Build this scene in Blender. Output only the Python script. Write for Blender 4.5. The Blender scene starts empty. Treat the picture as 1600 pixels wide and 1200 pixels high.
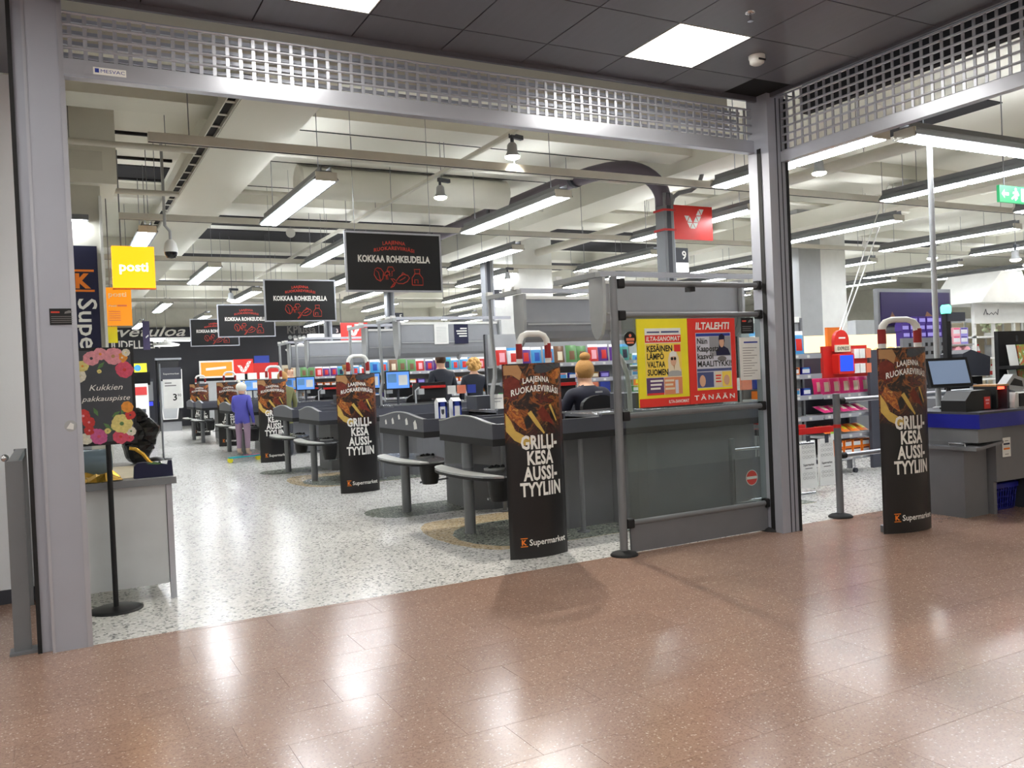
import bpy, bmesh, math, random
from mathutils import Vector, Matrix
random.seed(7)
PI = math.pi
sc = bpy.context.scene
C = sc.collection

# ------------------------------------------------------------------ camera
CAMH = 1.35
cam = bpy.data.objects.new('camera', bpy.data.cameras.new('camera'))
C.objects.link(cam)
cam.data.sensor_width = 36.0
cam.data.lens = 36.0 * 1331.7 / 1600.0
cam.data.clip_start = 0.05
cam.data.clip_end = 200
_R = ((0.8797, -0.0447, 0.4734), (-0.4735, 0.0086, 0.8808), (-0.0434, -0.9990, -0.0136))
_m = Matrix(((_R[0][0], -_R[0][1], -_R[0][2]), (_R[1][0], -_R[1][1], -_R[1][2]), (_R[2][0], -_R[2][1], -_R[2][2])))
_q = _m.to_quaternion(); _q.normalize()
cam.matrix_world = Matrix.Translation((0, 0, CAMH)) @ _q.to_matrix().to_4x4()
sc.camera = cam

# ------------------------------------------------------------------ world, exposure
w = bpy.data.worlds.new('world'); sc.world = w; w.use_nodes = True
w.node_tree.nodes['Background'].inputs[0].default_value = (0.9, 0.95, 1.0, 1)
w.node_tree.nodes['Background'].inputs[1].default_value = 0.3
sc.view_settings.view_transform = 'Standard'
sc.view_settings.look = 'None'
sc.view_settings.exposure = 0.0
sc.view_settings.gamma = 1.0
sc.view_settings.use_curve_mapping = False
STORE_L = 40.0     # radiance of the shop's fluorescent diffusers
MALL_L = 20.0      # radiance of the arcade's square ceiling panels
SPOT_L = 60.0

# ------------------------------------------------------------------ materials
def lin(c):
    c = c / 255.0
    return c / 12.92 if c <= 0.04045 else ((c + 0.055) / 1.055) ** 2.4
def rgb(c): return (lin(c[0]), lin(c[1]), lin(c[2]), 1.0)
MATS = {}
def pm(name, col, rough=0.5, metal=0.0, var=0.06, scale=6.0, bump=0.0, bscale=60.0, emit=0.0, trans=0.0, alpha=1.0, ior=1.45, coat=0.0, ecol=None, col2=None, stretch=None, spec=0.5):
    if name in MATS: return MATS[name]
    m = bpy.data.materials.new(name); m.use_nodes = True
    nt = m.node_tree; b = nt.nodes['Principled BSDF']
    b.inputs['Roughness'].default_value = rough
    b.inputs['Metallic'].default_value = metal
    b.inputs['IOR'].default_value = ior
    b.inputs['Specular IOR Level'].default_value = spec
    b.inputs['Transmission Weight'].default_value = trans
    b.inputs['Alpha'].default_value = alpha
    b.inputs['Coat Weight'].default_value = coat
    tc = nt.nodes.new('ShaderNodeTexCoord')
    n = nt.nodes.new('ShaderNodeTexNoise'); n.inputs['Scale'].default_value = scale; n.inputs['Detail'].default_value = 3
    vec = tc.outputs['Object']
    if stretch:
        mp = nt.nodes.new('ShaderNodeMapping'); mp.inputs['Scale'].default_value = stretch
        nt.links.new(vec, mp.inputs[0]); vec = mp.outputs[0]
    nt.links.new(vec, n.inputs['Vector'])
    mx = nt.nodes.new('ShaderNodeMix'); mx.data_type = 'RGBA'
    a = rgb(col)
    c2 = rgb(col2) if col2 else tuple(min(1, x * (1 - 2 * var)) for x in a[:3]) + (1,)
    c1 = a if col2 else tuple(min(1, x * (1 + var)) for x in a[:3]) + (1,)
    mx.inputs[6].default_value = c1; mx.inputs[7].default_value = c2
    nt.links.new(n.outputs[0], mx.inputs[0]); nt.links.new(mx.outputs[2], b.inputs['Base Color'])
    if bump:
        n2 = nt.nodes.new('ShaderNodeTexNoise'); n2.inputs['Scale'].default_value = bscale
        nt.links.new(tc.outputs['Object'], n2.inputs['Vector'])
        bp = nt.nodes.new('ShaderNodeBump'); bp.inputs['Strength'].default_value = bump; bp.inputs['Distance'].default_value = 0.01
        nt.links.new(n2.outputs[0], bp.inputs['Height']); nt.links.new(bp.outputs[0], b.inputs['Normal'])
    if emit:
        b.inputs['Emission Color'].default_value = rgb(ecol or col)
        b.inputs['Emission Strength'].default_value = emit
    MATS[name] = m
    return m

def speckle(name, base, dark, light, scale, rough, rnd=0.0, dens=(0.30, 0.42), patch=0.12):
    """terrazzo: chips of dark and light stone in a coloured ground"""
    m = bpy.data.materials.new(name); m.use_nodes = True; nt = m.node_tree; b = nt.nodes['Principled BSDF']
    b.inputs['Roughness'].default_value = rough
    g = nt.nodes.new('ShaderNodeNewGeometry')
    v = nt.nodes.new('ShaderNodeTexVoronoi'); v.inputs['Scale'].default_value = scale
    nt.links.new(g.outputs['Position'], v.inputs['Vector'])
    sp = nt.nodes.new('ShaderNodeSeparateColor'); nt.links.new(v.outputs['Color'], sp.inputs[0])
    r = nt.nodes.new('ShaderNodeValToRGB'); e = r.color_ramp.elements
    r.color_ramp.interpolation = 'CONSTANT'
    e[0].color = rgb(dark); e[0].position = 0.0
    e[1].color = rgb(base); e[1].position = dens[0]
    x = e.new(1 - (dens[1] - dens[0])); x.color = rgb(light)
    nt.links.new(sp.outputs[0], r.inputs[0])
    n = nt.nodes.new('ShaderNodeTexNoise'); n.inputs['Scale'].default_value = 1.3; n.inputs['Detail'].default_value = 4
    nt.links.new(g.outputs['Position'], n.inputs['Vector'])
    mr = nt.nodes.new('ShaderNodeMapRange'); mr.inputs[3].default_value = 1 - patch; mr.inputs[4].default_value = 1 + patch
    nt.links.new(n.outputs[0], mr.inputs[0])
    mul = nt.nodes.new('ShaderNodeMix'); mul.data_type = 'RGBA'; mul.blend_type = 'MULTIPLY'; mul.inputs[0].default_value = 1
    nt.links.new(r.outputs[0], mul.inputs[6]); nt.links.new(mr.outputs[0], mul.inputs[7])
    out = mul.outputs[2]
    if rnd:
        oi = nt.nodes.new('ShaderNodeObjectInfo')
        m2 = nt.nodes.new('ShaderNodeMapRange'); m2.inputs[3].default_value = 1 - rnd; m2.inputs[4].default_value = 1 + rnd
        nt.links.new(oi.outputs['Random'], m2.inputs[0])
        mu = nt.nodes.new('ShaderNodeMix'); mu.data_type = 'RGBA'; mu.blend_type = 'MULTIPLY'; mu.inputs[0].default_value = 1
        nt.links.new(out, mu.inputs[6]); nt.links.new(m2.outputs[0], mu.inputs[7]); out = mu.outputs[2]
    nt.links.new(out, b.inputs['Base Color'])
    # wear in the polish
    n3 = nt.nodes.new('ShaderNodeTexNoise'); n3.inputs['Scale'].default_value = 9; nt.links.new(g.outputs['Position'], n3.inputs['Vector'])
    m3 = nt.nodes.new('ShaderNodeMapRange'); m3.inputs[3].default_value = rough * 0.8; m3.inputs[4].default_value = rough * 1.25
    nt.links.new(n3.outputs[0], m3.inputs[0]); nt.links.new(m3.outputs[0], b.inputs['Roughness'])
    MATS[name] = m
    return m

def lamp(name, col, strength):
    m = bpy.data.materials.new(name); m.use_nodes = True; nt = m.node_tree
    b = nt.nodes['Principled BSDF']; b.inputs['Base Color'].default_value = tuple(.45 * q for q in rgb(col)[:3]) + (1,)
    b.inputs['Emission Color'].default_value = rgb(col); b.inputs['Emission Strength'].default_value = strength
    MATS[name] = m
    return m

def collage(name, stops, scale, seed, contrast=1.0, rough=0.35, zmin=0.0, zsoft=0.1, ground=(22, 20, 20)):
    """printed picture: soft patches of colour; below zmin (generated z) the printed ground shows"""
    m = bpy.data.materials.new(name); m.use_nodes = True; nt = m.node_tree; b = nt.nodes['Principled BSDF']
    b.inputs['Roughness'].default_value = rough
    tc = nt.nodes.new('ShaderNodeTexCoord')
    mp = nt.nodes.new('ShaderNodeMapping'); mp.inputs['Location'].default_value = (seed, seed * .7, seed * 1.3)
    nt.links.new(tc.outputs['Object'], mp.inputs[0])
    n = nt.nodes.new('ShaderNodeTexNoise'); n.inputs['Scale'].default_value = scale; n.inputs['Detail'].default_value = 5; n.inputs['Roughness'].default_value = 0.62
    n.inputs['Distortion'].default_value = 1.2
    nt.links.new(mp.outputs[0], n.inputs['Vector'])
    r = nt.nodes.new('ShaderNodeValToRGB'); cr = r.color_ramp
    lo, hi = 0.5 - 0.22 / contrast, 0.5 + 0.22 / contrast
    cr.elements[0].position = lo; cr.elements[0].color = rgb(stops[0])
    cr.elements[1].position = hi; cr.elements[1].color = rgb(stops[-1])
    for i, s in enumerate(stops[1:-1]):
        e = cr.elements.new(lo + (hi - lo) * (i + 1) / (len(stops) - 1)); e.color = rgb(s)
    nt.links.new(n.outputs[0], r.inputs[0])
    out = r.outputs[0]
    if zmin > 0:
        sx = nt.nodes.new('ShaderNodeSeparateXYZ'); nt.links.new(tc.outputs['Generated'], sx.inputs[0])
        n2 = nt.nodes.new('ShaderNodeTexNoise'); n2.inputs['Scale'].default_value = 7; nt.links.new(tc.outputs['Object'], n2.inputs['Vector'])
        ad = nt.nodes.new('ShaderNodeMath'); ad.operation = 'MULTIPLY_ADD'; ad.inputs[1].default_value = 0.35; nt.links.new(n2.outputs[0], ad.inputs[0]); nt.links.new(sx.outputs[2], ad.inputs[2])
        mr = nt.nodes.new('ShaderNodeMapRange'); mr.inputs[1].default_value = zmin + .17; mr.inputs[2].default_value = zmin + .17 + zsoft
        nt.links.new(ad.outputs[0], mr.inputs[0])
        mx = nt.nodes.new('ShaderNodeMix'); mx.data_type = 'RGBA'; mx.inputs[6].default_value = rgb(ground)
        nt.links.new(mr.outputs[0], mx.inputs[0]); nt.links.new(out, mx.inputs[7]); out = mx.outputs[2]
    nt.links.new(out, b.inputs['Base Color'])
    MATS[name] = m
    return m

# ------------------------------------------------------------------ mesh builder
class MB:
    def __init__(s): s.v = []; s.f = []; s.mi = []; s.sm = []
    def add(s, vs, fs, mi=0, smooth=False):
        o = len(s.v); s.v += [tuple(p) for p in vs]
        for f in fs: s.f.append([i + o for i in f]); s.mi.append(mi); s.sm.append(smooth)
        return s
    def box(s, x0, x1, y0, y1, z0, z1, mi=0):
        vs = [(x0, y0, z0), (x1, y0, z0), (x1, y1, z0), (x0, y1, z0), (x0, y0, z1), (x1, y0, z1), (x1, y1, z1), (x0, y1, z1)]
        return s.add(vs, [(3, 2, 1, 0), (4, 5, 6, 7), (0, 1, 5, 4), (1, 2, 6, 5), (2, 3, 7, 6), (3, 0, 4, 7)], mi)
    def prism(s, poly, a, b, axis='y', mi=0, smooth=False):
        """poly: 2-D outline; axis z -> (x,y), y -> (x,z), x -> (y,z), extruded from a to b"""
        def P(p, t):
            return (p[0], p[1], t) if axis == 'z' else ((p[0], t, p[1]) if axis == 'y' else (t, p[0], p[1]))
        n = len(poly); ar = sum(poly[i][0] * poly[(i + 1) % n][1] - poly[(i + 1) % n][0] * poly[i][1] for i in range(n))
        if (ar > 0) == (axis == 'y'): poly = poly[::-1]
        if a > b: a, b = b, a
        vs = [P(p, a) for p in poly] + [P(p, b) for p in poly]
        s.add(vs, [list(range(n))[::-1], list(range(n, 2 * n))], mi)
        return s.add(vs, [(i, (i + 1) % n, n + (i + 1) % n, n + i) for i in range(n)], mi, smooth)
    def rbox(s, x0, x1, y0, y1, z0, z1, r, axis='z', mi=0, seg=3):
        """box with the four edges along one axis rounded"""
        if axis == 'z': u0, u1, v0, v1, a, b = x0, x1, y0, y1, z0, z1
        elif axis == 'y': u0, u1, v0, v1, a, b = x0, x1, z0, z1, y0, y1
        else: u0, u1, v0, v1, a, b = y0, y1, z0, z1, x0, x1
        return s.prism(rrect(u0, u1, v0, v1, r, seg), a, b, axis, mi)
    def tube(s, pts, r, n=8, mi=0, smooth=True, cap=True):
        pts = [Vector(p) for p in pts]; k = len(pts); vs = []; up = None
        rs = r if isinstance(r, (list, tuple)) else [r] * k
        for i, p in enumerate(pts):
            d = (pts[min(i + 1, k - 1)] - pts[max(i - 1, 0)]).normalized()
            if up is None:
                up = Vector((0, 0, 1)) if abs(d.z) < 0.9 else Vector((1, 0, 0))
            a = d.cross(up).normalized(); bb = a.cross(d).normalized(); up = bb
            for j in range(n):
                t = 2 * PI * j / n
                vs.append(p + (a * math.cos(t) + bb * math.sin(t)) * rs[i])
        fs = [(i * n + j, i * n + (j + 1) % n, (i + 1) * n + (j + 1) % n, (i + 1) * n + j) for i in range(k - 1) for j in range(n)]
        s.add(vs, fs, mi, smooth)
        if cap:
            s.add(vs[:n], [list(range(n))[::-1]], mi); s.add(vs[-n:], [list(range(n))], mi)
        return s
    def lathe(s, prof, c=(0, 0, 0), n=16, mi=0, smooth=True, sx=1, sy=1):
        vs = []; 
        for r, z in prof:
            for j in range(n):
                t = 2 * PI * j / n; vs.append((c[0] + r * sx * math.cos(t), c[1] + r * sy * math.sin(t), c[2] + z))
        k = len(prof)
        fs = [(i * n + j, i * n + (j + 1) % n, (i + 1) * n + (j + 1) % n, (i + 1) * n + j) for i in range(k - 1) for j in range(n)]
        s.add(vs, fs, mi, smooth)
        s.add(vs[:n], [list(range(n))[::-1]], mi); s.add(vs[-n:], [list(range(n))], mi)
        return s
    def ball(s, c, r, n=10, k=6, mi=0, sx=1, sy=1, sz=1):
        return s.lathe([(r * max(0.02, math.sin(PI * i / k)), -r * sz * math.cos(PI * i / k)) for i in range(k + 1)], c, n, mi, True, sx, sy)
    def flat(s, poly, y, mi=0):
        """flat print facing -Y, outline in (x,z)"""
        n = len(poly); ar = sum(poly[i][0] * poly[(i + 1) % n][1] - poly[(i + 1) % n][0] * poly[i][1] for i in range(n))
        if ar < 0: poly = poly[::-1]
        return s.add([(p[0], y, p[1]) for p in poly], [list(range(n))], mi)
    def rect(s, x0, x1, z0, z1, y, mi=0): return s.flat([(x0, z0), (x1, z0), (x1, z1), (x0, z1)], y, mi)
    def disc(s, x, z, r, y, mi=0, n=16, rz=None): return s.flat([(x + r * math.cos(2 * PI * i / n), z + (rz or r) * math.sin(2 * PI * i / n)) for i in range(n)], y, mi)
    def xf(s, M):
        s.v = [tuple(M @ Vector(p)) for p in s.v]; return s
    def rot(s, rz, loc=(0, 0, 0)): return s.xf(Matrix.Translation(loc) @ Matrix.Rotation(rz, 4, 'Z'))
    def mesh(s, name, mats):
        me = bpy.data.meshes.new(name); me.from_pydata(s.v, [], s.f)
        for m in (mats if isinstance(mats, (list, tuple)) else [mats]): me.materials.append(MATS[m] if isinstance(m, str) else m)
        me.polygons.foreach_set('material_index', s.mi); me.polygons.foreach_set('use_smooth', s.sm); me.update()
        return me
    def build(s, name, mats, parent=None, loc=None, rz=0):
        o = bpy.data.objects.new(name, s.mesh(name, mats)); C.objects.link(o); o.parent = parent
        if loc: o.location = loc
        if rz: o.rotation_euler.z = rz
        return o
def rrect(u0, u1, v0, v1, r, seg=3):
    out = []
    for cx, cy, a0 in ((u1 - r, v1 - r, 0), (u0 + r, v1 - r, PI / 2), (u0 + r, v0 + r, PI), (u1 - r, v0 + r, 1.5 * PI)):
        for i in range(seg + 1):
            t = a0 + PI / 2 * i / seg; out.append((cx + r * math.cos(t), cy + r * math.sin(t)))
    return out
def BX(*a, mi=0): return MB().box(*a, mi=mi)
def tag(o, label, cat, group=None):
    o['label'] = label; o['category'] = cat
    if group: o['group'] = group
    return o
def struct(o): o['kind'] = 'structure'; return o
def stuff(o): o['kind'] = 'stuff'; return o
def thing(name, label, cat, loc=(0, 0, 0), rz=0, group=None):
    o = bpy.data.objects.new(name, None); o.empty_display_size = 0.1; C.objects.link(o); o.location = loc; o.rotation_euler.z = rz
    return tag(o, label, cat, group)
def copy_tree(o, parent=None):
    c = o.copy(); C.objects.link(c); c.parent = parent
    for ch in list(o.children): copy_tree(ch, c)
    return c
def place(o, loc, rz=None, label=None, group=None):
    o.location = loc
    if rz is not None: o.rotation_euler.z = rz
    if label: o['label'] = label
    if group: o['group'] = group
    return o

# ------------------------------------------------------------------ lettering (built-in vector font, flat print facing -Y)
_tc = {}
def _glyphs(s, bold, spacing):
    k = (s, bold, spacing)
    if k not in _tc:
        cu = bpy.data.curves.new('t', 'FONT'); cu.body = s; cu.size = 1; cu.offset = bold; cu.resolution_u = 2; cu.space_character = spacing
        ob = bpy.data.objects.new('t', cu); C.objects.link(ob)
        bpy.context.view_layer.update()
        me = ob.to_mesh()
        vs = [tuple(v.co) for v in me.vertices]; fs = [tuple(p.vertices) for p in me.polygons]
        ob.to_mesh_clear(); bpy.data.objects.remove(ob); bpy.data.curves.remove(cu)
        _tc[k] = (vs, fs)
    return _tc[k]
_cap = [None]
def text_mb(mb, s, x, z, h, y=0.0, align='C', sx=1.0, bold=0.0, spacing=1.0, width=None, mi=0, arc=0.0, slant=0.0, rot=0.0):
    if _cap[0] is None:
        _cap[0] = max(v[1] for v in _glyphs('H', 0.0, 1.0)[0])
    vs, fs = _glyphs(s, bold, spacing)
    if not vs: return mb
    k = h / _cap[0]
    x0 = min(v[0] for v in vs); x1 = max(v[0] for v in vs)
    if width: sx = width / max(1e-6, (x1 - x0) * k)
    off = {'C': (x0 + x1) / 2, 'L': x0, 'R': x1}[align]
    out = []
    cr, sr = math.cos(rot), math.sin(rot)
    hw = (x1 - x0) / 2 * k * sx
    for v in vs:
        px = (v[0] - off + v[1] * slant) * k * sx; pz = v[1] * k
        if arc: pz += arc * (1 - (px / hw) ** 2)
        out.append((x + px * cr - pz * sr, y, z + px * sr + pz * cr))
    return mb.add(out, fs, mi)
def text(parent, s, x, z, h, mat, y=0.0, name='lettering', **kw):
    return text_mb(MB(), s, x, z, h, y, **kw).build(name, mat, parent)

# ------------------------------------------------------------------ palette
pm('white', (226, 226, 222), 0.5); pm('offwhite', (206, 204, 192), 0.6); pm('paper', (232, 232, 228), 0.7)
pm('alu', (172, 175, 186), 0.36, 0.25, var=.04, scale=3); pm('alu_lt', (186, 188, 196), 0.3, 0.5)
pm('greymetal', (122, 124, 128), 0.42, 0.25); pm('greyplastic', (112, 113, 117), 0.5); pm('ltgrey', (165, 167, 168), 0.5)
pm('charcoal', (74, 76, 86), 0.42); pm('charcoal2', (58, 60, 68), 0.45); pm('black', (20, 20, 22), 0.45); pm('blackgloss', (12, 12, 14), 0.15)
pm('rubber', (26, 26, 28), 0.7); pm('steel', (178, 180, 184), 0.25, 0.9); pm('chrome', (210, 210, 214), 0.12, 1.0)
pm('red', (196, 36, 32), 0.4); pm('darkred', (142, 28, 28), 0.45); pm('posred', (222, 48, 40), 0.35); pm('orange', (240, 122, 28), 0.45)
pm('yellow', (240, 226, 44), 0.4); pm('navy', (24, 26, 58), 0.6); pm('blue', (22, 28, 138), 0.35); pm('ltblue', (110, 160, 215), 0.4)
pm('green', (60, 150, 80), 0.45); pm('purple', (58, 32, 120), 0.4); pm('pink', (226, 60, 130), 0.35); pm('ltpink', (240, 170, 180), 0.5)
pm('lettering_white', (236, 234, 228), 0.5, var=.02); pm('lettering_grey', (120, 118, 118), 0.5); pm('lettering_red', (206, 62, 44), 0.5); pm('lettering_black', (20, 18, 18), 0.5)
pm('k_orange', (240, 130, 40), 0.5); pm('signblack', (16, 16, 18), 0.35); pm('skin', (214, 168, 140), 0.55); pm('hair_blond', (176, 132, 76), 0.7, bump=.5, bscale=40)
pm('gold', (190, 150, 60), 0.25, 0.8); pm('wood', (176, 132, 88), 0.5, stretch=(1, 8, 8)); pm('teal', (40, 160, 170), 0.4); pm('cream', (226, 214, 188), 0.5)
pm('glass', (235, 245, 242), 0.02, trans=1.0, alpha=1.0, ior=1.45, var=0)
def pane_mat(name, tint, fres=0.12, rough=0.01):
    m = bpy.data.materials.new(name); m.use_nodes = True; nt = m.node_tree; nt.nodes.remove(nt.nodes['Principled BSDF'])
    out = nt.nodes['Material Output']
    t = nt.nodes.new('ShaderNodeBsdfTransparent'); t.inputs[0].default_value = rgb(tint)
    g = nt.nodes.new('ShaderNodeBsdfGlossy'); g.inputs['Roughness'].default_value = rough
    ge = nt.nodes.new('ShaderNodeNewGeometry'); dp = nt.nodes.new('ShaderNodeVectorMath'); dp.operation = 'DOT_PRODUCT'   # Schlick reflectance, the same from both faces
    nt.links.new(ge.outputs['Normal'], dp.inputs[0]); nt.links.new(ge.outputs['Incoming'], dp.inputs[1])
    def mth(op, a, b=None):
        n = nt.nodes.new('ShaderNodeMath'); n.operation = op
        for i, q in enumerate((a, b)):
            if q is None: continue
            if isinstance(q, (int, float)): n.inputs[i].default_value = q
            else: nt.links.new(q, n.inputs[i])
        return n.outputs[0]
    c_ = mth('SUBTRACT', 1.0, mth('ABSOLUTE', dp.outputs['Value']))
    fr = mth('ADD', mth('MULTIPLY', mth('POWER', c_, 5.0), .96), .04)
    mx = nt.nodes.new('ShaderNodeMixShader')
    nt.links.new(fr, mx.inputs[0]); nt.links.new(t.outputs[0], mx.inputs[1]); nt.links.new(g.outputs[0], mx.inputs[2]); nt.links.new(mx.outputs[0], out.inputs[0])
    MATS[name] = m
    return m
pane_mat('pane', (232, 238, 236)); pane_mat('plastic_film', (214, 220, 220), rough=.1)
speckle('terrazzo_brown', (157, 127, 111), (142, 113, 98), (196, 174, 158), 165, 0.2, rnd=.04, dens=(0.25, 0.285), patch=.06)
speckle('terrazzo_white', (205, 203, 198), (128, 128, 126), (226, 224, 220), 70, 0.22, dens=(0.13, 0.40), patch=.07)
speckle('terrazzo_green', (128, 134, 124), (74, 78, 74), (168, 170, 160), 70, 0.24, dens=(0.16, 0.30), patch=.06)
speckle('terrazzo_tan', (196, 176, 142), (140, 122, 96), (216, 204, 180), 70, 0.24, dens=(0.14, 0.3), patch=.06)
pm('mall_ceiling', (104, 104, 112), 0.36, 0.2, var=.05, scale=2, stretch=(14, 1, 1)); pm('joint_dark', (20, 20, 22), 0.8)
pm('wall_white', (230, 233, 238), 0.55, var=.03, scale=1.5, bump=.05); pm('wall_dark', (50, 50, 56), 0.6, var=.04, scale=1); pm('bulkhead', (204, 196, 176), 0.7, var=.04)
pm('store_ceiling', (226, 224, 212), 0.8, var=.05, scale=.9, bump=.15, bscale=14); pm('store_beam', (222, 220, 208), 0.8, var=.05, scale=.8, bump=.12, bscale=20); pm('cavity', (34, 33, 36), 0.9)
pm('duct', (98, 90, 100), 0.45, 0.2); pm('pipe', (202, 198, 186), 0.5)
lamp('tube_light', (246, 250, 255), STORE_L); lamp('ceiling_fill', (246, 250, 255), STORE_L * .45); lamp('panel_light', (255, 252, 244), MALL_L); lamp('spot_light', (255, 246, 226), SPOT_L)  # the weaker tube glow is an added fill for the shop ceiling

# ------------------------------------------------------------------ floors
FY = 5.05
fm = struct(BX(-7, 26, -9, FY, -0.08, -0.003).build('floor_mall', 'terrazzo_brown'))
def in_view(p, margin=0.06):
    v = cam.matrix_world.inverted() @ Vector(p)
    if v.z > -0.3: return False
    u = 1331.7 * v.x / -v.z / 1600; t = 1331.7 * v.y / -v.z / 1200
    return abs(u) < .5 + margin and abs(t) < .5 + margin
tile_full = BX(-.2993, .2993, -.1493, .1493, -.003, 0).mesh('tile', 'terrazzo_brown')
ntile = 0
for r in range(14):
    y1 = FY - .05 - .3 * r; yc = y1 - .15
    if r == 0: yc = FY - .2
    off = (r * .15 + .11) % .6
    for k in range(-6, 16):
        xc = off + .6 * k
        if any(in_view((xc + dx, yc + dy, 0), .14) for dx in (-.29, 0, .29) for dy in (-.14, .14)):
            t = bpy.data.objects.new('tile', tile_full); C.objects.link(t); t.parent = fm; t.location = (xc, yc, 0); ntile += 1
edge = BX(-.9, 11, FY - .047, FY - .001, -.003, 0).build('edge_strip', 'terrazzo_brown', fm)
struct(BX(-7, -.065, FY, 6.4, -.08, -.001).build('floor_recess', 'terrazzo_brown'))
fs = struct(BX(-.064, 30, FY + .001, 33, -.08, 0).build('floor_store', 'terrazzo_white'))
def lobe(x0, x1, y0, y1, r, n=8):
    out = [(x1, y0), (x1, y1)]
    h = (y1 - y0) / 2
    for i in range(n + 1):
        t = PI / 2 + PI * i / n
        out.append((x0 + r + r * math.cos(t), (y0 + y1) / 2 + h * math.sin(t)))
    return out
for k in range(2):  # front pair is inlay; the second pair's green paints soft shade below shelves
    d = 4.9 * k
    (MB().prism(lobe(2.72, 6.3, 5.74 + d, 7.32 + d, .34), 0, .0012, 'z').build('floor_inlay_tan', 'terrazzo_tan', fs))
    (MB().prism(lobe(2.86, 6.3, 5.745 + d, 6.93 + d, .5), .0012, .0024, 'z').build('floor_inlay_and_shade', 'terrazzo_green', fs))
    (MB().prism(lobe(2.66, 6.3, 7.74 + d, 8.47 + d, .3), 0, .0012, 'z').build('floor_inlay_and_shade', 'terrazzo_green', fs))

# ------------------------------------------------------------------ walls
struct(BX(-7, -.08, 6.4, 6.55, 0, 3.42).build('wall_left', 'wall_white'))
struct(BX(-7, -.08, 6.385, 6.4, 0, .09).build('baseboard_left', 'charcoal2'))
struct(BX(-7.15, -7, -9, 6.55, 0, 3.42).build('wall_arcade_side', 'wall_white'))
struct(BX(-7.15, 5.3, -9.15, -9, 0, 3.42).build('wall_arcade_rear', 'wall_white'))
struct(BX(5.06, 5.2, -9, 1.1, 0, 3.42).build('wall_right', 'wall_white'))
struct(BX(-.2, -.08, 6.55, 31.2, 0, 4.15).build('wall_store_left', 'offwhite'))
wb = struct(BX(-.6, 11.3, 31.2, 31.4, 0, 3.4).build('wall_back', 'wall_dark'))
struct(BX(-.6, 30, 31.4, 31.6, 0, 4.15).build('wall_back_upper', 'offwhite'))
struct(BX(29, 29.2, 1, 31.6, 0, 4.15).build('wall_store_right', 'offwhite'))
struct(BX(5.2, 29.2, .9, 1.1, 0, 4.15).build('wall_store_front', 'offwhite'))

# ------------------------------------------------------------------ arcade ceiling of square metal panels
CZ = 3.42
cm = struct(BX(-7, 5.01, -9, 4.99, CZ + .012, CZ + .06).build('ceiling_arcade', 'joint_dark'))
struct(BX(-7, -.07, 4.99, 6.4, CZ + .01, CZ + .06).build('ceiling_recess', 'mall_ceiling'))
PXs = [1.677 + .587 * k for k in range(-14, 6)] ; PYs = [4.634 - .59 * k for k in range(-0, 24)]
PXs.append(5.01); PYs = [4.99] + PYs
lights_at = {(x, y) for x in (-3.018, -.671, 1.09, 3.438) for y in (4.634,)}
full_panel = BX(.004, .583, -.586, -.004, 0, .012).mesh('ceiling_panel', 'mall_ceiling')
def is_lamp(i, j): # columns four panels apart, rows four panels apart
    return (i - 13) % 4 == 0 and (j - 1) % 4 == 0
lampcells = []
for i in range(len(PXs) - 1):
    for j in range(len(PYs) - 1):
        x0, x1, y1, y0 = PXs[i], PXs[i + 1], PYs[j], PYs[j + 1]
        if is_lamp(i, j) and x1 - x0 > .5: lampcells.append((x0, y1)); continue
        near = x0 > -2.4 and y0 > 1.2
        if not near: continue
        whole = x1 - x0 > .57 and y1 - y0 > .57
        if whole:
            o = bpy.data.objects.new('ceiling_panel', full_panel); C.objects.link(o); o.parent = cm; o.location = (x0, y1, CZ)
        else:
            corner = j == 0 and x0 > 4.5
            BX(x0 + .004, x1 - .004, y0 + .004, y1 - .004, CZ + (.03 if corner else 0), CZ + (.04 if corner else .012)).build('ceiling_panel', 'joint_dark' if corner else 'mall_ceiling', cm)
far = MB()
for i in range(len(PXs) - 1):
    for j in range(len(PYs) - 1):
        x0, x1, y1, y0 = PXs[i], PXs[i + 1], PYs[j], PYs[j + 1]
        if (x0 > -2.4 and y0 > 1.2) or (is_lamp(i, j) and x1 - x0 > .5): continue
        far.box(x0 + .004, x1 - .004, y0 + .004, y1 - .004, CZ, CZ + .012)
stuff(far.build('ceiling_panels_beyond', 'mall_ceiling', cm))
BX(-.06, 5.01, 4.975, 5.0, CZ - .03, CZ + .05).build('ceiling_edge_trim', 'mall_ceiling', cm)
BX(5.0, 5.025, 1.2, 5.0, CZ - .02, CZ + .05).build('ceiling_edge_trim', 'mall_ceiling', cm)
for n, (x, y) in enumerate(lampcells):
    vis = {(1.09, 4.634): 'square white ceiling light panel above the middle of the roller grille', (3.438, 4.634): 'square white ceiling light panel beside the smoke detector'}
    key = [k for k in vis if abs(k[0] - x) < .05 and abs(k[1] - y) < .05]
    t = thing('ceiling_light', vis[key[0]] if key else 'square white ceiling light panel further back in the arcade ceiling', 'ceiling light', (x, y, CZ), 0, 'square arcade ceiling lights')
    MB().box(.004, .583, -.012, -.004, 0, .012).box(.004, .583, -.586, -.578, 0, .012).box(.004, .012, -.578, -.012, 0, .012).box(.575, .583, -.578, -.012, 0, .012).build('frame', 'white', t)
    BX(.012, .575, -.578, -.012, .002, .01).build('diffuser', 'panel_light', t)

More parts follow.
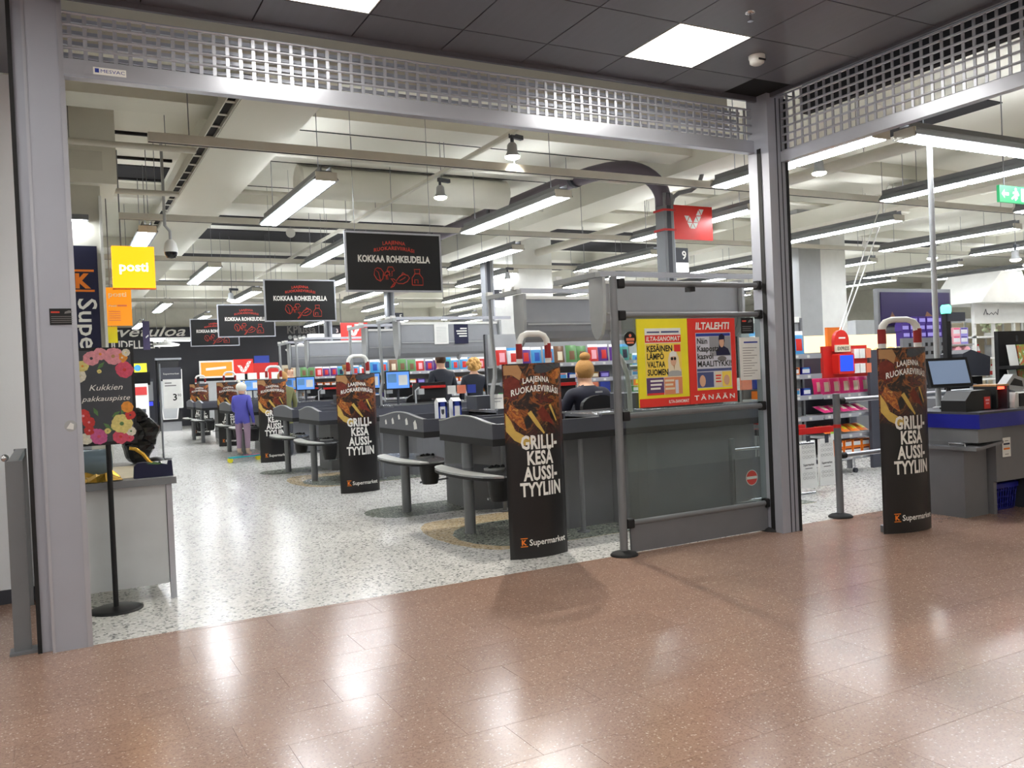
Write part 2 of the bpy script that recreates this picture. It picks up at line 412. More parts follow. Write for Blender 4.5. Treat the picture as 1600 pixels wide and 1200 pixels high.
# smoke detector and sprinkler
t = thing('smoke_detector', 'small round white smoke detector on the dark panelled ceiling', 'smoke detector', (4.29, 4.28, CZ))
MB().lathe([(.055, 0), (.055, -.02), (.05, -.026)], n=20).build('base', 'white', t)
MB().lathe([(.05, -.026), (.048, -.05), (.03, -.062), (.0, -.064)], n=20).build('sensor_head', 'white', t)
MB().box(-.03, .03, -.052, -.046, -.044, -.032).build('slot', 'black', t)
t = thing('sprinkler', 'small chrome fire sprinkler on the dark panelled ceiling', 'sprinkler', (3.73, 3.76, CZ))
MB().lathe([(.03, 0), (.028, -.008), (.012, -.012)], n=14).build('flange', 'chrome', t)
MB().tube([(0, 0, -.01), (0, 0, -.05)], .006).lathe([(.018, -.05), (.018, -.054)], n=12).build('nozzle', 'chrome', t)

# ------------------------------------------------------------------ shop front: jamb, corner column, bulkhead
j = struct(BX(-.062, .12, FY - .02, FY + .12, 0, 3.6).build('jamb_left', 'alu'))
BX(.1, .124, FY - .024, FY - .019, 0, 3.4).build('guide_lip', 'alu_lt', j); BX(-.064, -.05, FY - .024, FY - .019, 0, 3.4).build('guide_lip', 'alu_lt', j)
t = thing('camera_notice', 'small black surveillance notice stuck on the left door jamb', 'sticker', (.055, FY - .0215, 1.70))
BX(-.057, .06, -.002, 0, 0, .085).build('sheet', 'signblack', t)
MB().rect(-.05, -.01, .062, .07, -.0025, 0).build('red_line', 'lettering_red', t)
mb = MB()
for k in range(4): mb.rect(-.05, .05, .012 + .01 * k, .015 + .01 * k, -.0025)
mb.flat([(.012, .058), (.045, .062), (.05, .07), (.035, .076), (.015, .068)], -.0025); mb.build('print', 'lettering_grey', t)
t = thing('round_badge', 'worn round sticker mark on the left door jamb', 'sticker', (.07, FY - .0205, 1.17))
MB().disc(0, 0, .03, -.001).build('disc', 'ltgrey', t); MB().flat([(-.02, -.012), (.0, .018), (.016, .008), (.012, -.02)], -.0016).build('scratch', 'white', t)
c = struct(BX(4.965, 5.155, 4.87, FY + .04, 0, 3.6).build('column_corner', 'alu'))
BX(5.05, 5.056, 4.864, 4.872, 0, 3.4).build('groove', 'charcoal2', c); BX(5.095, 5.1, 4.864, 4.872, 0, 3.4).build('groove', 'charcoal2', c)
BX(5.14, 5.16, 4.858, 4.872, 0, 3.4).build('rubber_edge', 'rubber', c); BX(4.96, 4.967, 4.95, 4.99, 0, 3.02).build('rubber_edge', 'rubber', c)
struct(BX(-.06, 5.0, 5.34, 5.42, 3.3, 4.15).build('bulkhead_front', 'bulkhead'))
struct(BX(5.5, 5.56, 1.1, 5.0, 3.36, 4.15).build('dark_backing_side', 'cavity'))  # dark panel added so the side grille's upper rows look dark

# glass side panel and stainless guard post beside the jamb
t = thing('glass_side_panel', 'clear glass side panel with a black rubber edge beside the left jamb', 'glass panel', (-.12, FY + .02, 0))
BX(-.008, .004, 0, 1.2, 0.02, 3.35).build('pane', 'pane', t); BX(-.012, .008, -.012, .0, 0, 3.4).build('edge_seal', 'rubber', t); BX(-.006, .06, 0, .03, 0, 3.4).build('edge_profile', 'alu', t)
t = thing('guard_post', 'brushed metal guard post with a short rail at the left wall', 'guard rail', (-.21, FY + .1, 0))
BX(-.03, .05, -.02, .02, .0, 1.0).build('post', 'greymetal', t); BX(-.05, .08, -.06, .06, 0, .012).build('base_plate', 'greymetal', t)
BX(-.02, .03, .02, 1.1, .96, 1.0).build('rail', 'greymetal', t)
MB().ball((-.03, 0, 1.02), .02).build('end_cap', 'chrome', t); BX(-.03, .04, 1.1, 1.14, 0, 1.0).build('post', 'greymetal', t)
t = thing('hanging_cable', 'thin black cable looping down from the ceiling beside the left jamb', 'cable', (-.08, FY + .05, CZ))
MB().tube([(0, 0, 0), (.0, 0, -.1), (.01, 0, -.15), (.03, 0, -.165)], .005, 6).build('cable', 'rubber', t)

# ------------------------------------------------------------------ roller grilles
def grille(name, label, origin, rz, length, z_rail, rail_h, zs, pitch=.073):
    """local x runs along the opening, z up; bars with links between them, heavy bottom rail"""
    t = thing(name, label, 'roller grille', origin, rz, 'roller grilles over the shop entrance')
    r = BX(0, length, -.03, .03, z_rail, z_rail + rail_h).build('bottom_rail', 'alu_lt', t)
    BX(0, length, -.034, -.03, z_rail, z_rail + .008).build('rail_lip', 'alu', r)
    for i, z in enumerate(zs):
        MB().rbox(0, length, -.012, .012, z - .007, z + .007, .006, 'x').build('bar', 'alu_lt', t)
    for a, b in zip(zs[:-1], zs[1:]):
        m = MB(); n = int(length / pitch)
        for k in range(n):
            x = (k + .5) * pitch
            m.box(x - .01, x + .01, -.004, .004, a + .005, b - .005)
        stuff(m.build('link_row', 'alu_lt', t))
    return t
zz = [3.092 + .007 + .062 * k for k in range(5)]
g = grille('roller_grille', 'raised grey roller grille across the main shop entrance, left of the corner column', (.12, FY, 0), 0, 4.845, 3.0, .092, zz)
mb = BX(.14, .30, -.0315, -.0305, 3.028, 3.066); mb.build('maker_label', 'lettering_white', g)
mb = BX(.148, .168, -.0322, -.0312, 3.038, 3.060); text_mb(mb, 'MESVAC', .176, 3.040, .017, -.0322, align='L', width=.118); mb.build('lettering', pm('label_blue', (40, 60, 150), .5), g)
# second, rolled-up layer of slats seen through the grille
roll = thing('grille_roll', 'rolled up grille slats seen behind the front roller grille', 'roller grille', (.12, 5.19, 0))
for k in range(4):
    BX(0, 4.845, -.012 - .012 * (k % 2), .0, 3.16 + .062 * k, 3.18 + .062 * k).build('slat', 'alu', roll)
zr = [2.985 + .007 + .062 * k for k in range(8)]
g2 = grille('roller_grille', 'raised grey roller grille on the side opening, right of the corner column', (5.12, 1.2, 0), PI / 2, 3.665, 2.905, .08, zr)
# ------------------------------------------------------------------ shop ceiling: slab, beams, cavities, services
SZ = 4.05
cs = struct(BX(-.6, 29.2, 5.42, 31.6, SZ, SZ + .1).build('ceiling_store', 'store_ceiling'))
struct(BX(5.56, 29.2, 1.1, 5.42, SZ, SZ + .1).build('ceiling_store_side', 'store_ceiling'))
def beam(x0, x1, y0, y1, z0, m='store_beam'): return struct(BX(x0, x1, y0, y1, z0, SZ).build('ceiling_beam', m))
beam(1.42, 2.06, 5.42, 31.2, 3.62)
beam(6.9, 7.55, 5.42, 31.2, 3.72)
beam(13.2, 13.9, 1.1, 31.2, 3.7); beam(19.6, 20.3, 1.1, 31.2, 3.7)
for y in (8.0, 12.2, 16.6, 21.0, 25.4):
    beam(-.05, 29, y, y + .42, 3.86)
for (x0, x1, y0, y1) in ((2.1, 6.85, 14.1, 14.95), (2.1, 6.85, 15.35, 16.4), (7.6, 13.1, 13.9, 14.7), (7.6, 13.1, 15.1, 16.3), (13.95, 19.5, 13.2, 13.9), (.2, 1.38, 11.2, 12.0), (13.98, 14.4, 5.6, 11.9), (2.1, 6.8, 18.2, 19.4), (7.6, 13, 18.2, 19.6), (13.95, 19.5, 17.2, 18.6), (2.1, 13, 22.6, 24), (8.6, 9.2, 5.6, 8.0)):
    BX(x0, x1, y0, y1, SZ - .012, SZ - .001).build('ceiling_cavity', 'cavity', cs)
# panel joints
for k in range(9):
    BX(2.06, 6.9, 6.3 + 1.4 * k, 6.32 + 1.4 * k, SZ - .006, SZ).build('joint', 'cavity', cs)
for k in range(6):
    BX(-.05, 1.36, 6.6 + 1.05 * k, 6.64 + 1.05 * k, SZ - .03, SZ).build('joint', 'cavity', cs)
# left plaster box with vent flap
b = struct(BX(-.05, .62, 8.9, 9.6, 3.3, SZ).build('plaster_box', 'store_beam')); BX(.05, .5, 8.893, 8.9, 3.42, 3.6).build('flap', 'offwhite', b)
t = thing('cable_tray', 'grey cable tray running beside the ceiling beam on the left', 'cable tray', (1.36, 5.5, 3.66))
BX(-.05, -.04, 0, 22, -.04, .06).build('side_rail', 'pipe', t); BX(.045, .055, 0, 22, -.04, .06).build('side_rail', 'pipe', t); BX(-.04, .045, 0, 22, .0, .01).build('tray_bed', 'cavity', t)
m = MB()
for k in range(60): m.box(-.04, .045, .2 + .36 * k, .24 + .36 * k, -.02, -.012)
stuff(m.build('rungs', 'pipe', t))
def wire(parent, x, y, z0, z1, r=.004): return MB().tube([(x, y, z0), (x, y, z1)], r, 5).build('suspension_wire', 'greymetal', parent)

# cross rails (along x) that carry the light rows
rail_lab = ['nearest the entrance', 'above the second checkout row', 'above the third checkout row', 'above the fourth checkout row', 'deep in the shop']
for k, y in enumerate((7.05, 10.35, 13.6, 16.85, 20.1)):
    t = thing('ceiling_rail', 'long pale mounting rail hung crosswise under the shop ceiling, ' + rail_lab[k], 'ceiling rail', (.72, y, 3.27), 0, 'cross rails under the shop ceiling')
    BX(0, 18.5, -.03, .03, -.035, .035).build('rail', 'pipe', t); BX(0, 18.5, -.012, .012, -.037, -.035).build('groove', 'cavity', t)
    for q in range(7): wire(t, .3 + 2.9 * q, 0, .03, SZ - 3.27)
# light rows
def fixture(x, y0, y1, lab, rz=0, z=3.2):
    t = thing('fluorescent_light', lab, 'ceiling light', (x, y0, z), rz, 'fluorescent lights in the shop ceiling'); L = y1 - y0
    MB().prism([(-.12, 0), (.12, 0), (.09, .05), (.045, .085), (-.045, .085), (-.09, .05)], 0, L, 'y').xf(Matrix.Identity(4)).build('housing', 'greymetal', t)
    d = MB()
    for a, b in ((.02, L / 2 - .025), (L / 2 + .025, L - .02)): d.box(-.085, .085, a, b, -.012, -.001)
    d.build('diffuser', 'tube_light', t)
    BX(-.035, .035, .1, L - .1, .085, .09).build('ceiling_fill_strip', 'ceiling_fill', t)  # added glowing strip on top, only there to brighten the ceiling
    BX(-.05, -.042, 0, L, .08, .125).build('ceiling_fill_lip', 'greymetal', t); BX(.042, .05, 0, L, .08, .125).build('ceiling_fill_lip', 'greymetal', t)  # added lips that screen the glowing strip from view
    for y in (0, L): BX(-.1, .1, y - .012, y + .012, -.01, .07).build('end_cap', 'pipe', t)
    wire(t, 0, .25, .08, SZ - z); wire(t, 0, L - .25, .08, SZ - z)
    return t
ORD = ['first', 'second', 'third', 'fourth', 'fifth', 'sixth', 'seventh', 'eighth', 'ninth', 'tenth', 'eleventh', 'twelfth', 'thirteenth', 'fourteenth']
colA = (2.3, 4.87, 7.6, 10.25, 12.95, 15.5, 18.2); colB = (3.68, 6.25, 8.85, 11.5, 14.15, 16.85, 19.5)
for i, x in enumerate(colA):
    for y in (7.72, 13.9, 20.1, 26.2):
        fixture(x, y, y + 2.4, f'fluorescent strip light, {ORD[2 * i]} line from the left pillar, {ORD[int(y // 6.2) - 1]} along from the entrance')
for i, x in enumerate(colB):
    for y in (4.85, 11.25, 17.45, 23.6):
        if y < 5 and x < 6: continue
        fixture(x, y, y + (2.0 if y < 5 else 2.4), f'fluorescent strip light, {ORD[2 * i + 1]} line from the left pillar, {ORD[int((y + 1.5) // 6.2)]} along from the entrance')
fixture(1.06, 10.9, 12.1, 'short bright strip light above the yellow light box sign')
fixture(6.46, 4.78, 7.9, 'bright strip light crossing in front of the shop corner behind the white pole', rz=-PI / 2)
fixture(.9, 26.5, 28, 'short strip light above the machines at the dark rear wall')
# spotlight track and spots
t = thing('light_track', 'grey spotlight track running lengthwise above the hanging black signs', 'light track', (3.9, 5.6, 3.6))
BX(-.02, .02, 0, 13, -.02, .02).build('track', 'pipe', t)
for q in range(5): wire(t, 0, .7 + 2.3 * q, .02, SZ - 3.6)
def spot(loc, rz, lab, watts=0):
    t = thing('spotlight', lab, 'spotlight', loc, rz, 'spotlights in the shop ceiling')
    BX(-.02, .14, -.02, .02, -.045, -.005).build('adapter', 'charcoal2', t)
    MB().tube([(0, 0, -.04), (0, 0, -.09)], .015, 8).build('stem', 'charcoal2', t)
    MB().lathe([(.03, -.09), (.045, -.11), (.05, -.18), (.075, -.215), (.078, -.22)], n=16).build('housing', 'ltgrey', t)
    MB().lathe([(.07, -.219), (.068, -.232), (.04, -.245), (.0, -.25)], n=16).build('bulb', 'spot_light', t)
    wire(t, .02, 0, -.01, max(.05, SZ - loc[2]))
    if watts:
        l = bpy.data.lights.new('beam', 'SPOT'); l.energy = watts; l.spot_size = 2.2; l.spot_blend = .6; l.shadow_soft_size = .05; l.color = (1, .95, .86)
        b = bpy.data.objects.new('beam', l); C.objects.link(b); b.parent = t; b.location = (0, 0, -.27); b.rotation_euler = (-.5, 0, -rz)
    return t
spot((3.9, 7.05, 3.6), .3, 'bright spotlight on the track nearest the entrance', 1000)
spot((3.9, 8.75, 3.56), .3, 'spotlight on the track above the front black sign')
spot((7.02, 6.2, 3.48), .5, 'spotlight in the side opening beside the corner column')
spot((7.1, 13.2, 3.2), .3, 'bright spotlight washing the white pillar behind the checkouts', 400)
spot((11.6, 8.2, 3.0), .3, 'spotlight above the white pillar on the right'); spot((12.0, 7.2, 2.85), .3, 'spotlight above the chocolate display'); spot((14.5, 8.5, 3.0), .3, 'spotlight above the white shelf pavilion')
spot((2.9, 16.0, 3.1), .3, 'small spotlight left of the second black sign')
# ducts
t = thing('ventilation_duct', 'thick grey pipe bending down into the checkout service column', 'duct', (6.68, 8.3, 3.2))
MB().tube([(0, 0, .1), (0, 0, .15)] + [(-.42 + .42 * math.cos(a), .3 - .3 * math.cos(a), .15 + .45 * math.sin(a)) for a in [PI / 2 * i / 10 for i in range(1, 11)]] + [(-.52, .42, .6), (-.6, .65, .6), (-.65, 1.0, .6), (-.66, 1.4, .6), (-.66, 8, .6)], .1, 14).build('pipe', 'duct', t)
for y in (.9, 3.2, 5.4): MB().tube([(-.66, y, .6), (-.66, y + .07, .6)], .115, 14).build('collar', 'charcoal2', t)
t = thing('flexible_hose', 'thin ribbed flexible hose curling from the ceiling to the service column', 'hose', (6.8, 8.3, 3.3))
MB().tube([(.0, 0, .05), (.03, 0, .12), (.12, 0, .18), (.3, -.02, .22), (.42, -.04, .3), (.47, -.05, .45), (.47, -.05, .72)], .028, 8).build('hose', 'greymetal', t)
t = thing('air_duct', 'large round pale air duct crossing under the ceiling left', 'duct', (2.8, 10.6, 3.84)); MB().tube([(0, 0, 0), (2.9, 0, 0)], .2, 16).build('pipe', 'store_beam', t)
MB().lathe([(.205, -.015), (.205, .02)], n=16).xf(Matrix.Rotation(PI / 2, 4, 'Y')).build('collar', 'pipe', t)
for n, (x0, x1, y, z) in enumerate(((.1, 1.3, 9.9, 3.45), (2.1, 6.8, 9.2, 3.8), (2.1, 6.8, 11.4, 3.85), (7.6, 13, 9.6, 3.8), (7.6, 13.1, 11.2, 3.85), (-.05, 1.3, 8.6, 3.6))):
    t = thing('ceiling_pipe', ['pale pipe above the yellow light box sign', 'thin pale pipe behind the spotlight track', 'pale pipe crossing behind the front strip lights', 'pale pipe above the product shelves', 'pale pipe in front of the white pillar', 'pale pipe under the plaster box'][n], 'pipe', (x0, y, z))
    MB().tube([(0, 0, 0), (x1 - x0, 0, 0)], .03, 8).build('pipe', 'pipe', t)
    for q in (.2, .8): wire(t, (x1 - x0) * q, 0, .02, SZ - z)
t = thing('ceiling_pipe', 'long pale lengthwise pipe above the checkouts on the right', 'pipe', (8.2, 5.6, 3.6)); MB().tube([(0, 0, 0), (0, 20, 0)], .07, 10).build('pipe', 'pipe', t); wire(t, 0, 1, .06, SZ - 3.6); wire(t, 0, 5, .06, SZ - 3.6)
t = thing('ceiling_pipe', 'long pale lengthwise duct beside the white pillar on the right', 'pipe', (11.0, 3, 3.62)); BX(-.2, .2, 0, 22, -.12, .12).build('duct', 'store_beam', t)
for n, (x, y, z) in enumerate(((2.75, 10.9, 3.25), (9.3, 11.0, 3.1), (11.5, 9.3, 3.15))):
    t = thing('ceiling_tag', ['small round white tag hanging beside the front strip light', 'small round white tag hanging right of the red sign', 'small round white tag hanging above the white pillar'][n], 'hanging tag', (x, y, z), 0, 'round tags hanging from the ceiling')
    MB().prism([(.06 * math.cos(2 * PI * i / 16), .06 * math.sin(2 * PI * i / 16)) for i in range(16)], 0, .004, 'y').build('disc', 'white', t); wire(t, 0, .002, .06, SZ - z, .002)
# dome camera
t = thing('dome_camera', 'white dome security camera hanging beside the yellow light box sign', 'security camera', (1.2, 10.0, 2.76))
MB().lathe([(.0, .0), (.045, .01), (.066, .045), (.068, .07)], n=18).build('dome', 'blackgloss', t)
MB().lathe([(.072, .07), (.074, .1), (.06, .17), (.035, .2), (.02, .21)], n=18).build('housing', 'white', t)
MB().tube([(0, 0, .2), (0, 0, .3), (-.05, 0, .36), (-.05, 0, SZ - 2.76)], .016, 8).build('arm', 'ltgrey', t)
# pillars
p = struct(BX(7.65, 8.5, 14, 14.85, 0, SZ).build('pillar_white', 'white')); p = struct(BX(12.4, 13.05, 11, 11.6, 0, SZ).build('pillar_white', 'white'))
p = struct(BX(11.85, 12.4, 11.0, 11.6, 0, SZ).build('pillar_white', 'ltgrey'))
# ------------------------------------------------------------------ glass barrier with newspaper bills
t = thing('glass_barrier', 'waist-high glass barrier with tubular grey frame between the cloth-covered gate and the corner column', 'barrier', (3.56, FY - .02, 0))
def bpost(x, h, base=True, parent=t):
    p = MB().tube([(x, 0, .02), (x, 0, h)], .029, 14).build('post', 'greymetal', parent)
    MB().lathe([(.03, h), (.026, h + .006), (.0, h + .007)], (x, 0, 0), 14).build('post_cap', 'greymetal', p)
    if base: MB().lathe([(.1, 0), (.1, .01), (.085, .022), (.04, .034), (.03, .036)], (x, 0, 0), 22).build('base_plate', 'rubber', p)
bpost(0, 2.0); bpost(1.455, 2.0)
for z in (1.955, 1.725, 1.0, .225):
    r = MB().tube([(.05, 0, z), (1.405, 0, z)], .021, 12).build('rail', 'greymetal', t)
    for x in (.05, 1.4):
        MB().rbox(x - .025, x + .03, -.032, .032, z - .035, z + .035, .012, 'x').build('clamp', 'rubber', r)
BX(.06, 1.40, -.004, .004, .245, .98).build('glass_pane', 'pane', t); BX(.06, 1.40, -.004, .004, 1.02, 1.705).build('glass_pane', 'pane', t)
BX(.06, 1.40, -.008, .008, .012, .21).build('kick_panel', 'greyplastic', t)
MB().box(.68, .73, -.03, .03, 1.9, 1.935).build('hook', 'rubber', t)

def bill(x, mat, lab, cat='poster'):
    t = thing('newspaper_bill', lab, cat, (x, FY - .045, 1.052))
    BX(0, .465, 0, .012, 0, .645).build('holder', mat, t)
    return t
# yellow bill
t = bill(3.735, 'yellow', 'yellow newspaper bill holder announcing summer warmth on the glass barrier')
BX(0, .465, -.002, 0, 0, .062).build('foot_strip', 'posred', t)
sh = BX(.066, .398, -.003, -.001, .085, .575).build('sheet', 'paper', t)
pm('salmon_print', (216, 140, 100), .5); pm('print_sky', (150, 176, 205), .5); pm('print_yellow', (244, 214, 90), .5); pm('print_magenta', (200, 40, 100), .5)
collage('print_people', [(240, 228, 210), (214, 170, 140), (236, 200, 90), (120, 140, 170)], 14, 3.1)
pm('print_lav', (206, 208, 220), .5); pm('print_grey', (150, 152, 158), .5); pm('print_blue', (74, 84, 130), .5); pm('print_plum', (90, 60, 110), .5)
MB().rect(.066, .398, .47, .525, -.0034, 0).build('masthead', 'posred', t)
MB().rect(.066, .398, .215, .465, -.0034).build('photo_ground', 'print_yellow', t)
MB().flat([(.262, .217), (.266, .27), (.29, .295), (.37, .295), (.394, .26), (.394, .217)], -.0036).build('photo_figure', 'ltgrey', t); MB().flat([(.272, .25), (.27, .34), (.285, .39), (.315, .408), (.35, .4), (.37, .36), (.378, .29), (.392, .25), (.36, .26), (.3, .26)], -.0038).build('photo_hair', 'cream', t)
MB().disc(.32, .335, .028, -.0041, 0, 16, .042).build('photo_face', 'skin', t); MB().flat([(.288, .362), (.29, .392), (.318, .408), (.348, .394), (.352, .366)], -.0043).build('photo_cap', 'paper', t); MB().disc(.307, .348, .012, -.0045).build('sunglasses', 'lettering_black', t); MB().disc(.335, .348, .012, -.0045).build('sunglasses', 'lettering_black', t); MB().flat([(.318, .3), (.33, .3), (.326, .26)], -.0045).build('ice_cream', 'wood', t)
MB().rect(.066, .225, .085, .212, -.0034).build('lower_print', 'print_plum', t); MB().rect(.228, .398, .085, .212, -.0034).build('lower_print', 'salmon_print', t); MB().rect(.33, .36, .09, .19, -.0037).build('lower_figure', 'print_lav', t); MB().rect(.236, .32, .18, .195, -.0037).rect(.236, .31, .15, .165, -.0037).rect(.236, .325, .12, .135, -.0037).build('lower_lines', 'cream', t); MB().rect(.07, .225, .086, .1, -.0037).build('lower_band', 'posred', t)
MB().rect(.33, .39, .40, .452, -.0042).build('flash', 'posred', t)
text(t, 'ILTA-SANOMAT', .232, .482, .032, 'lettering_white', -.0042, bold=.02, slant=.15, width=.31)
MB().rect(.085, .2, .541, .552, -.0038).rect(.215, .38, .541, .554, -.0038).build('small_print', 'print_blue', t)
for k, (s, wd) in enumerate((('KESÄINEN', .235), ('LÄMPÖ', .155), ('VALTAA', .165), ('SUOMEN', .19))):
    text(t, s, .078, .405 - .058 * k, .042, 'lettering_black', -.0046, align='L', bold=.03, width=wd)
for k in range(3): MB().rect(.1, .215 - .012 * k, .182 - .028 * k, .196 - .028 * k, -.0046).build('small_print', 'lettering_white', t)
text(t, 'ILTA-SANOMAT', .36, .02, .022, 'lettering_white', -.004, bold=.02, width=.19, align='C')
# red bill
t = bill(4.208, 'posred', 'red newspaper bill holder with white masthead on the glass barrier')
BX(.068, .415, -.003, -.001, .1, .535).build('sheet', 'print_lav', t); MB().rect(.2, .413, .355, .505, -.0033).build('photo_ground', 'print_grey', t); MB().rect(.07, .413, .242, .262, -.0035).build('sub_line', 'print_blue', t)
text(t, 'ILTALEHTI', .235, .562, .05, 'lettering_white', -.003, bold=.03, slant=.12, width=.33)
text(t, 'TÄNÄÄN', .235, .028, .034, 'lettering_white', -.003, bold=.02, width=.4, spacing=1.5)
mb = MB(); mb.flat([(.262 + (x - .215) * .74, z) for x, z in ((.22, .36), (.215, .39), (.25, .41), (.262, .45), (.255, .49), (.285, .515), (.325, .51), (.34, .47), (.325, .43), (.38, .41), (.408, .37), (.408, .36))], -.0036, 0); mb.build('photo_figure', 'navy', t)
MB().disc(.322, .462, .025, -.004, 0, 16, .042).build('photo_face', 'skin', t); MB().flat([(.293, .478), (.296, .512), (.325, .526), (.352, .508), (.351, .482)], -.0044).build('photo_cap', 'navy', t)
MB().disc(.32, .335, .045, -.004, 0, 14, .02).build('photo_badge', 'lettering_grey', t)
for k, (s, wd) in enumerate((('Näin', .1), ('Kaaposta', .215), ('kasvoi', .155), ('MAALITYKKI!', .335))):
    text(t, s, .078, .452 - .058 * k, .042, 'lettering_black', -.0048, align='L', bold=.022, width=wd)
MB().rect(.07, .23, .12, .236, -.0036).build('lower_print', 'print_blue', t); MB().rect(.245, .31, .12, .236, -.0036).build('lower_print', 'cream', t); MB().rect(.315, .41, .12, .236, -.0036).build('lower_print', 'print_yellow', t); MB().disc(.12, .17, .03, -.004, 0, 12, .045).build('lower_figure', 'skin', t); MB().disc(.36, .17, .03, -.004, 0, 12, .04).build('lower_figure', 'skin', t); MB().rect(.25, .305, .2, .212, -.004).rect(.25, .3, .18, .19, -.004).rect(.25, .305, .155, .165, -.004).build('lower_lines', 'posred', t)
MB().rect(.068, .415, .1, .116, -.0038).build('foot_line', 'yellow', t); MB().rect(.07, .41, .508, .53, -.0034).build('head_line', 'label_blue', t)
# sheet, notices on the glass
t = thing('info_sheet', 'white printed information sheet taped to the glass barrier beside the red bill', 'notice', (4.73, FY - .028, 1.21))
BX(0, .21, 0, .002, 0, .335).build('sheet', 'paper', t); mb = MB()
for k in range(12): mb.rect(.03, .12 + .06 * ((k * 7) % 3) / 2, .03 + .02 * k, .034 + .02 * k, -.001)
mb.build('print', 'lettering_grey', t); MB().rect(.045, .19, .29, .302, -.001).build('heading', 'label_blue', t)
t = thing('camera_notice', 'small black surveillance notice stuck on the glass barrier', 'sticker', (4.755, FY - .028, 1.575)); BX(0, .13, 0, .002, 0, .125).build('sheet', 'signblack', t)
MB().rect(.012, .055, .092, .104, -.001).build('red_line', 'lettering_red', t); MB().flat([(.07, .085), (.11, .09), (.12, .1), (.1, .112), (.078, .1)], -.001).rect(.012, .11, .02, .026, -.001).rect(.012, .1, .036, .042, -.001).rect(.012, .11, .052, .058, -.001).build('print', 'lettering_grey', t)
t = thing('round_sticker', 'round black sticker with orange print on the glass barrier', 'sticker', (3.685, FY - .028, 1.555))
MB().prism([(.054 * math.cos(2 * PI * i / 20), .054 * math.sin(2 * PI * i / 20)) for i in range(20)], 0, .002, 'y').build('disc', 'signblack', t)
MB().rect(-.036, .036, -.014, .006, -.001).rect(-.03, .03, -.034, -.02, -.001).disc(0, .024, .012, -.001).build('print', pm('salmon', (226, 130, 100), .5), t)

